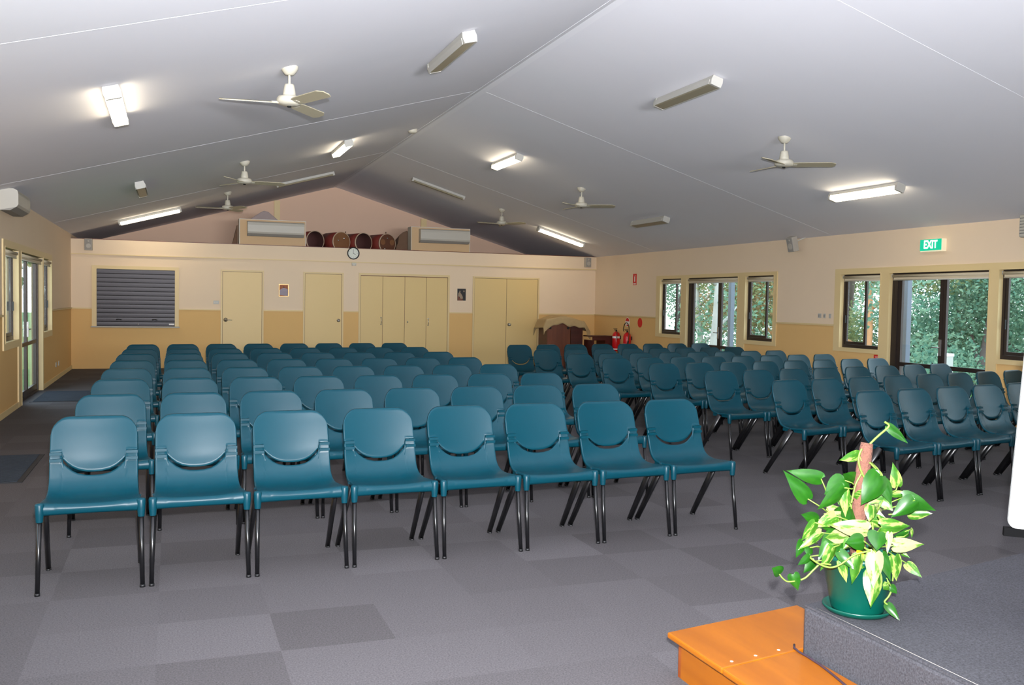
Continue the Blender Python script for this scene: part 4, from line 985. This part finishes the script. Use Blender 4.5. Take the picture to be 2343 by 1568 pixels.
for z, rows in ((zA, [
    (1355, 115, 1565, 300, .42, 'g', -.02, None), (1040, 420, 845, 482, .5, 'v', -.02, (1075, 600)), (640, 672, 275, 588, .42, 'g', -.03, (700, 850)), (500, 885, 255, 585, .46, 'g', -.05, (740, 1050)),
    (890, 690, 682, 832, .78, 'g', -.05, (1010, 760)), (1008, 700, 882, 632, .7, 'g', .0, (1060, 760)), (884, 768, 625, 1022, .5, 'g', -.08, (1000, 770)), (888, 790, 905, 1085, .44, 'v', -.07, (980, 900)),
    (1115, 840, 970, 855, .8, 'v', -.02, (1100, 950)), (1270, 640, 1085, 955, .72, 'g', -.09, (1170, 500)), (1300, 690, 1400, 945, .6, 'g', -.06, (1230, 560)), (1448, 748, 1415, 508, .54, 'v', -.02, (1380, 820)),
    (1395, 835, 1590, 828, .42, 'v', .02, (1250, 900)), (1500, 870, 1862, 1022, .5, 'g', -.03, (1250, 950)), (1630, 900, 1388, 1085, .62, 'g', -.07, (1300, 1000)), (1568, 1035, 1812, 1042, .62, 'v', .04, (1350, 1050)),
    (1180, 960, 1160, 1125, .8, 'v', -.05, None), (1290, 900, 1400, 1010, .9, 'v', -.04, None), (612, 1105, 438, 1048, .62, 'g', .0, (800, 1150)), (795, 1065, 570, 1190, .55, 'v', -.06, (1000, 1150)),
    (578, 1135, 450, 1340, .56, 'v', -.08, (760, 1190)), (1130, 1215, 735, 1180, .5, 'w', -.12, (1150, 1300)), (1280, 1180, 1605, 1180, .56, 'v', -.11, (1180, 1260)), (1240, 1232, 1232, 1430, .95, 'g', -.13, None),
    (1090, 1330, 900, 1345, .85, 'g', -.14, (1160, 1420)), (1410, 1375, 1745, 1365, .48, 'w', -.12, (1200, 1400)), (450, 1335, 385, 1510, .58, 'g', -.02, None), (640, 1240, 410, 1430, .36, 'v', -.05, (780, 1260)),
    (520, 1400, 500, 1490, .9, 'g', -.05, None), (830, 1060, 860, 1200, .7, 'v', .02, None), (770, 1230, 690, 1370, .5, 'g', .0, None), (1560, 1250, 1400, 1290, .6, 'g', .02, None), (1600, 1200, 1600, 1300, .4, 'v', .03, None),
    (930, 900, 960, 1080, .5, 'v', -.01, None), (700, 980, 820, 970, .6, 'w', -.01, None), (1180, 580, 1200, 640, .9, 'g', .03, None)]),
  (zB, [
    (603, 498, 458, 608, .5, 'g', -.09, None), (660, 560, 530, 705, .72, 'g', -.06, None), (840, 350, 700, 545, .62, 'g', -.1, (1000, 350)), (890, 385, 768, 692, .52, 'v', -.1, (980, 330)),
    (960, 440, 1145, 662, .52, 'g', -.14, (1100, 380)), (985, 560, 1055, 830, .46, 'v', -.12, (1080, 480)), (1200, 490, 1150, 852, .5, 'v', -.15, (1250, 430)), (1400, 455, 1385, 882, .52, 'w', -.18, (1350, 380)),
    (1480, 470, 1592, 808, .42, 'g', -.15, (1400, 400)), (1640, 500, 1680, 812, .6, 'v', -.12, (1500, 420)), (1395, 690, 1380, 1120, .6, 'v', -.16, (1400, 600)), (1785, 585, 1968, 752, .55, 'v', -.04, (1600, 500)),
    (1590, 860, 1675, 955, .9, 'g', -.1, None), (1545, 1080, 1695, 1272, .52, 'g', -.12, None), (400, 718, 465, 925, .72, 'g', -.12, None), (255, 700, 160, 655, .8, 'g', -.12, None),
    (1720, 455, 1822, 520, .5, 'v', .0, None), (1575, 215, 1545, 470, .34, 'w', -.14, None), (1500, 600, 1600, 700, .5, 'g', -.1, None), (1100, 300, 1010, 420, .8, 'v', -.06, None), (600, 400, 620, 480, .8, 'g', -.02, None),
    (1300, 500, 1260, 640, .6, 'v', -.1, None), (1560, 840, 1500, 900, .9, 'v', -.11, None)])):
    for bx, by, tx, ty, w, k, dd, st in rows:
        B_ = pp(*z(bx, by), dd); T_ = pp(*z(tx, ty), dd-random.uniform(.0, .05))
        S_ = pp(*z(*st), dd*.3) if st else B_*.75+Vector((0, 0, .24))*.25 if (B_-Vector((0, 0, .3))).length < .25 else None
        leaf(B_, T_, w, M['leaf'+k], roll=random.uniform(-.35, .35), fold=random.uniform(.15, .45), droop=random.uniform(.05, .3), stem_to=S_)
for k in range(24):   # the leaves that grow towards the back and fill the middle
    a = random.uniform(0, 2*PI) ; z0 = random.uniform(.24, .44); r0 = random.uniform(.03, .1)
    b = Vector((math.cos(a)*r0, abs(math.sin(a))*r0*1.0-.02, z0)); tp = b+Vector((math.cos(a)*.1, math.sin(a)*.09, random.uniform(-.07, .02)))
    leaf(b, tp, random.uniform(.55, .75), M['leaf'+random.choice('ggvvw')], roll=random.uniform(-.5, .5), stem_to=(0, 0, z0-.06))
def vine(z, pts, dd, r=.0035):
    P_ = [pp(*z(*p), dd) for p in pts]; P2 = [tuple(v) for v in catmull([tuple(p) for p in P_], 6)]
    MB().tube(P2, r, 7).build('vine_stem', M['stem'], plant)
vine(zB, [(1340, 430), (1150, 480), (985, 590), (880, 632), (780, 620), (680, 570), (605, 512)], -.17)
vine(zB, [(860, 600), (740, 590), (660, 650), (560, 750), (490, 785)], -.13)
vine(zB, [(420, 800), (330, 805), (270, 765), (232, 715)], -.13, .0028)
vine(zB, [(1540, 480), (1580, 600), (1615, 700), (1610, 800)], -.10)
vine(zB, [(1590, 930), (1560, 990), (1512, 1050), (1545, 1085)], -.13)
vine(zA, [(1115, 355), (1180, 280), (1260, 205), (1355, 118), (1310, 72)], -.02, .0042)
vine(zA, [(1070, 355), (1040, 430), (1040, 520), (1075, 620), (1130, 710)], -.045, .004)
vine(zA, [(1065, 620), (1010, 720), (980, 830), (960, 930)], -.05, .0035)
vine(zA, [(1150, 500), (1220, 570), (1285, 640)], -.05, .0035)
vine(zA, [(1180, 1130), (1190, 1250), (1200, 1380), (1220, 1450)], -.1, .004)
vine(zA, [(1240, 1060), (1290, 1150), (1310, 1260), (1240, 1400)], -.09, .004)
vine(zA, [(1060, 1370), (1130, 1420), (1220, 1440)], -.12, .004)

# ---------------------------------------------------------------- outside
def terrain(xs, zs, y0, y1, name, m, seed):
    rnd = random.Random(seed); mb = MB(); ny = 24; vs = []
    for x, z in zip(xs, zs):
        for j in range(ny+1):
            vs.append((x, y0+(y1-y0)*j/ny, z+(rnd.uniform(-.25, .25) if abs(z) > .5 else 0)))
    n = ny+1
    mb.add(vs, [(i*n+j, i*n+j+1, (i+1)*n+j+1, (i+1)*n+j) for i in range(len(xs)-1) for j in range(ny)], 0, True)
    return struct(mb.build(name, m, fix=False))
struct(MB().box(XR+T, XR+2.4, YF, YG+4, -.14, -.02).build('floor_verandah', M['paving']))
terrain([XR+2.4, XR+4, XR+8, XR+14, XR+22, XR+34, XR+50], [-.15, -.6, -1.8, -3.0, -4.2, -3.5, -2], -5, 75, 'floor_hillside', M['bush'], 3)
terrain([XL-30, XL-12, XL-6, XL-3, XL-T], [-.1, -.1, -.1, -.1, -.1], -5, 90, 'floor_lawn', M['grass'], 4)
for (x, y, w, lb) in ((11.2, 17.13, .05, 'dark grey steel verandah post outside the farther right door'), (11.2, 12.055, .048, 'dark grey steel verandah post outside the nearer right door')):
    tag(MB().box(-w, w, -w, w, 0, 2.9).build('verandah_post', M['metalpost'], None, (x, y, -.02), bevel=.01), lb, 'post', 'posts outside the right wall')
for (x, y, z1, lb) in ((13.4, 13.42, .70, 'pale timber bollard seen low through the nearer right door'), (13.4, 18.75, .62, 'pale timber bollard seen low through the farther right door')):
    t = thing('bollard', lb, 'post', (x, y, -.75), group='pale bollards outside')
    MB().box(-.09, .09, -.09, .09, 0, z1+.7).build('shaft', M['gumbark'], t); MB().box(-.10, .10, -.10, .10, z1+.7, z1+.75).build('cap', M['signwhite'], t)
def leaf_cloud(n, blobs, size, seed):
    rnd = random.Random(seed); vs = []; fs = []
    tot = sum(b[3]*b[4] for b in blobs)
    for (cx, cy, cz, r, h) in blobs:
        for _ in range(int(n*r*h/tot)):
            while True:
                a, b, c = rnd.uniform(-1, 1), rnd.uniform(-1, 1), rnd.uniform(-1, 1)
                if a*a+b*b+c*c < 1: break
            p = Vector((cx+a*r, cy+b*r, cz+c*h)); e = Euler((rnd.uniform(0, 6.3), rnd.uniform(0, 6.3), rnd.uniform(0, 6.3))).to_matrix()
            s = size*rnd.uniform(.6, 1.3); o = len(vs)
            for q in ((-s*.5, -s, 0), (s*.5, -s*.2, s*.15), (s*.2, s, 0), (-s*.5, s*.1, s*.12)): vs.append(tuple(p+e @ Vector(q)))
            fs.append((o, o+1, o+2, o+3))
    return vs, fs
def tree(x, y, zb, h, lean, trunk_r, bark, fol, label, nleaf, seed, low=0.2, spread=2.6, size=.13, cat='tree', name='gum_tree', group='gum trees outside the right windows'):
    rnd = random.Random(seed); t = thing(name, label, cat, (x, y, zb), group=group)
    top = Vector((lean[0], lean[1], h)); k1 = top*.4+Vector((rnd.uniform(-.3, .3), rnd.uniform(-.3, .3), 0))
    ax = [Vector((0, 0, -.4)), k1*.5, k1, top*.7, top]
    pts = [tuple(v) for v in catmull([tuple(v) for v in ax], 5)]; n = len(pts)
    MB().tube(pts, [trunk_r*(1-.75*i/(n-1)) for i in range(n)], 10).build('trunk', bark, t)
    blobs = []
    for b in range(7):
        f = low+(1-low)*b/6.5; base = Vector(pts[min(n-1, int(f*(n-1)))]); a = rnd.uniform(0, 6.3)
        tip = base+Vector((math.cos(a)*spread*.7, math.sin(a)*spread*.7, rnd.uniform(.5, 1.6)))
        mid = base.lerp(tip, .5)+Vector((0, 0, rnd.uniform(-.1, .4)))
        MB().tube([tuple(base), tuple(mid), tuple(tip)], [trunk_r*.35, trunk_r*.22, trunk_r*.08], 7).build('branch', bark, t)
        blobs.append((tip.x, tip.y, tip.z, spread*rnd.uniform(.45, .75), rnd.uniform(.6, 1.3)))
        blobs.append((mid.x, mid.y, mid.z+.3, spread*.45, .8))
    v, f = leaf_cloud(nleaf, blobs, size, seed)
    o = MB().add(v, f, 0, False).build('foliage', fol, t, fix=False)
    return t
def az(deg, r): return r*math.sin(math.radians(deg)), r*math.cos(math.radians(deg))
TR = [ # azimuth, range, base z, height, lean, trunk, bark, foliage, label
 (29.7, 34, -4, 12, (.5, -1), .16, 'darkbark', 'fol1', 'teal-leaved gum tree behind the farthest right wall window'),
 (31.5, 25, -3, 11, (.9, .3), .17, 'gumbark', 'fol1', 'white-trunked gum left of centre in the farther right door'),
 (32.9, 31, -4, 12, (-1.5, .6), .15, 'gumbark', 'fol2', 'slender leaning gum behind the stile of the farther right door'),
 (34.0, 38, -4, 13, (.4, .4), .2, 'darkbark', 'fol1', 'gum tree filling the right part of the farther right door'),
 (35.4, 30, -4, 12, (.8, -.6), .18, 'orangebark', 'fol4', 'amber-tinted gum behind the window beside the farther right door'),
 (40.1, 29, -4, 12, (.9, .4), .2, 'orangebark', 'fol2', 'olive-leaved gum behind the left pane above the red notice'),
 (41.7, 22, -3.4, 11, (.2, -.3), .15, 'gumbark', 'fol1', 'pale-trunked gum behind the right pane above the red notice'),
 (43.4, 36, -4, 10.5, (-1.2, .5), .2, 'darkbark', 'fol1', 'dark-limbed gum in the left leaf of the nearer right door'),
 (44.6, 31, -4, 8.0, (1.6, .5), .17, 'darkbark', 'fol1', 'shorter bushy gum near the stile of the nearer right door'),
 (46.0, 28, -4, 10.5, (2.2, .4), .2, 'darkbark', 'fol1', 'gum with sloping dark branches in the nearer door, right leaf'),
 (47.6, 34, -4, 11.5, (-.6, .5), .2, 'gumbark', 'fol1', 'dense gum tree at the right edge of the nearer right door'),
 (49.4, 30, -4, 8.5, (.3, .5), .16, 'darkbark', 'fol1', 'bare-topped dark gum behind the window at the photo edge'),
 (39.9, 41, -4, 12, (.3, .2), .2, 'darkbark', 'fol2', 'distant olive gum behind the left pane above the red notice'),
 (38.2, 44, -3, 13, (.3, .5), .2, 'darkbark', 'fol1', 'distant gum tree behind the wall strip between window groups'),
]
for i, (a, r, zb, h, ln, tr, bk, fo, lb) in enumerate(TR):
    x, y = az(a, r); tree(x, y, zb, h, ln, tr, M[bk], M[fo], lb, 3500 if r < 26 else 16000, 100+i, low=.22, size=.062, spread=1.7 if r < 26 else 2.6)
SH = [(30.4, 24, 'rounded green shrub low behind the farther right door, left'), (33.5, 24, 'rounded green shrub low behind the farther right door, right'), (36.0, 26, 'low shrub behind the window beside the farther right door'),
      (40.6, 23, 'low shrub behind the window above the red notice'), (43.6, 22, 'low green shrub behind the left leaf of the nearer door'), (46.4, 21, 'bright green shrub low in the right leaf of the nearer door'), (49.0, 23, 'low shrub behind the window at the photo edge')]
for i, (a, r, lb) in enumerate(SH):
    x, y = az(a, r); t = thing('shrub', lb, 'shrub', (x, y, -3.9), group='shrubs outside the right windows')
    MB().tube([(0, 0, 0), (.1, .1, 1), (.3, 0, 2)], [.06, .05, .02], 7).build('stem', M['darkbark'], t)
    v, f = leaf_cloud(6500, [(0, 0, 1.7, 2.3, 1.6), (1.3, -1, 2.4, 1.5, 1.1), (-1.3, 1, 2.2, 1.5, 1.2), (.2, .5, 3.0, 1.4, .9)], .06, 300+i)
    MB().add(v, f, 0, False).build('foliage', M['fol3'], t, fix=False)
x, y = az(-8.2, 46); tree(x, y, -.1, 11, (.5, .3), .2, M['gumbark'], M['fol2'], 'leafy tree across the lawn seen through the left glazed door', 9000, 500, low=.15, spread=3.2, size=.14, group='trees outside the left door')

# ---------------------------------------------------------------- light
w = bpy.data.worlds.new('sky'); SC.world = w; w.use_nodes = True
nt = w.node_tree; bg = nt.nodes['Background']
tc = nt.nodes.new('ShaderNodeTexCoord'); sp = nt.nodes.new('ShaderNodeSeparateXYZ'); nt.links.new(tc.outputs['Generated'], sp.inputs[0])
cr = nt.nodes.new('ShaderNodeValToRGB'); nt.links.new(sp.outputs['Z'], cr.inputs[0])
cr.color_ramp.elements[0].color = (.86, .93, 1, 1); cr.color_ramp.elements[1].color = (.62, .78, 1, 1)
nt.links.new(cr.outputs[0], bg.inputs['Color']); bg.inputs['Strength'].default_value = 4.0
def lamp(name, typ, loc, energy, col, size=None, rot=None, **k):
    l = bpy.data.lights.new(name, typ); l.energy = energy; l.color = col
    if typ == 'AREA':
        l.shape = 'RECTANGLE'; l.size, l.size_y = size
    elif size is not None: l.shadow_soft_size = size
    o = bpy.data.objects.new(name, l); C.objects.link(o); o.location = loc
    if rot: o.rotation_euler = rot
    for a, b in k.items(): setattr(l, a, b)
    return o
# the camera's own flash, just above and right of the lens
fl = Vector((0, 0, 1.5052))+Uv*.16+Rv*.04-Fv*.02
for nm, loc, rot, sz in (('portal_front', (3.9, YF-.1, 1.6), (PI/2, 0, 0), (5.0, 1.4)), ('portal_right', (XR+.1, 4.4, 1.475), (0, PI/2, 0), (1.15, 4.0)),
        ('portal_right', (XR+.13, 9.95, 1.05), (0, PI/2, 0), (2.1, 3.9)), ('portal_right', (XR+.13, 15.5, 1.05), (0, PI/2, 0), (2.1, 4.1)), ('portal_left', (XL-.1, 4.2, 1.485), (0, -PI/2, 0), (1.17, 4.0)), ('portal_left', (XL-.13, 15.06, 1.05), (0, -PI/2, 0), (2.1, 4.7))):
    o = lamp(nm, 'AREA', loc, 1, (1, 1, 1), sz, rot); o.data.cycles.is_portal = True
for x in (.7, 3.6):  # added fill lights without any fixture, aimed up to brighten the ceiling
    lamp('added_ceiling_fill', 'AREA', (x, -2.9, 1.75), 122, (.96, .97, 1), (3.0, .5), (math.radians(90+19), 0, 0), spread=math.radians(54))
lamp('camera_flash', 'SPOT', fl, 3300, (.95, .965, 1), .025, (Matrix.Rotation(math.radians(9), 3, Rv) @ Matrix((Rv, Uv, -Fv)).transposed()).to_euler(), spot_size=math.radians(116), spot_blend=1)

# ---------------------------------------------------------------- camera
cd = bpy.data.cameras.new('camera'); cam = bpy.data.objects.new('camera', cd); C.objects.link(cam); SC.camera = cam
cd.sensor_fit = 'HORIZONTAL'; cd.sensor_width = 36; cd.lens = FPX/2343*36; cd.clip_start = .05; cd.clip_end = 300
m4 = Matrix((Rv, Uv, -Fv)).transposed().to_4x4(); m4.translation = CAM; cam.matrix_world = m4
SC.view_settings.view_transform = 'Standard'; SC.view_settings.look = 'None'; SC.view_settings.gamma = 1; SC.view_settings.use_curve_mapping = False
SC.view_settings.exposure = 0.13
SC.cycles.max_bounces = 8; SC.cycles.transparent_max_bounces = 12
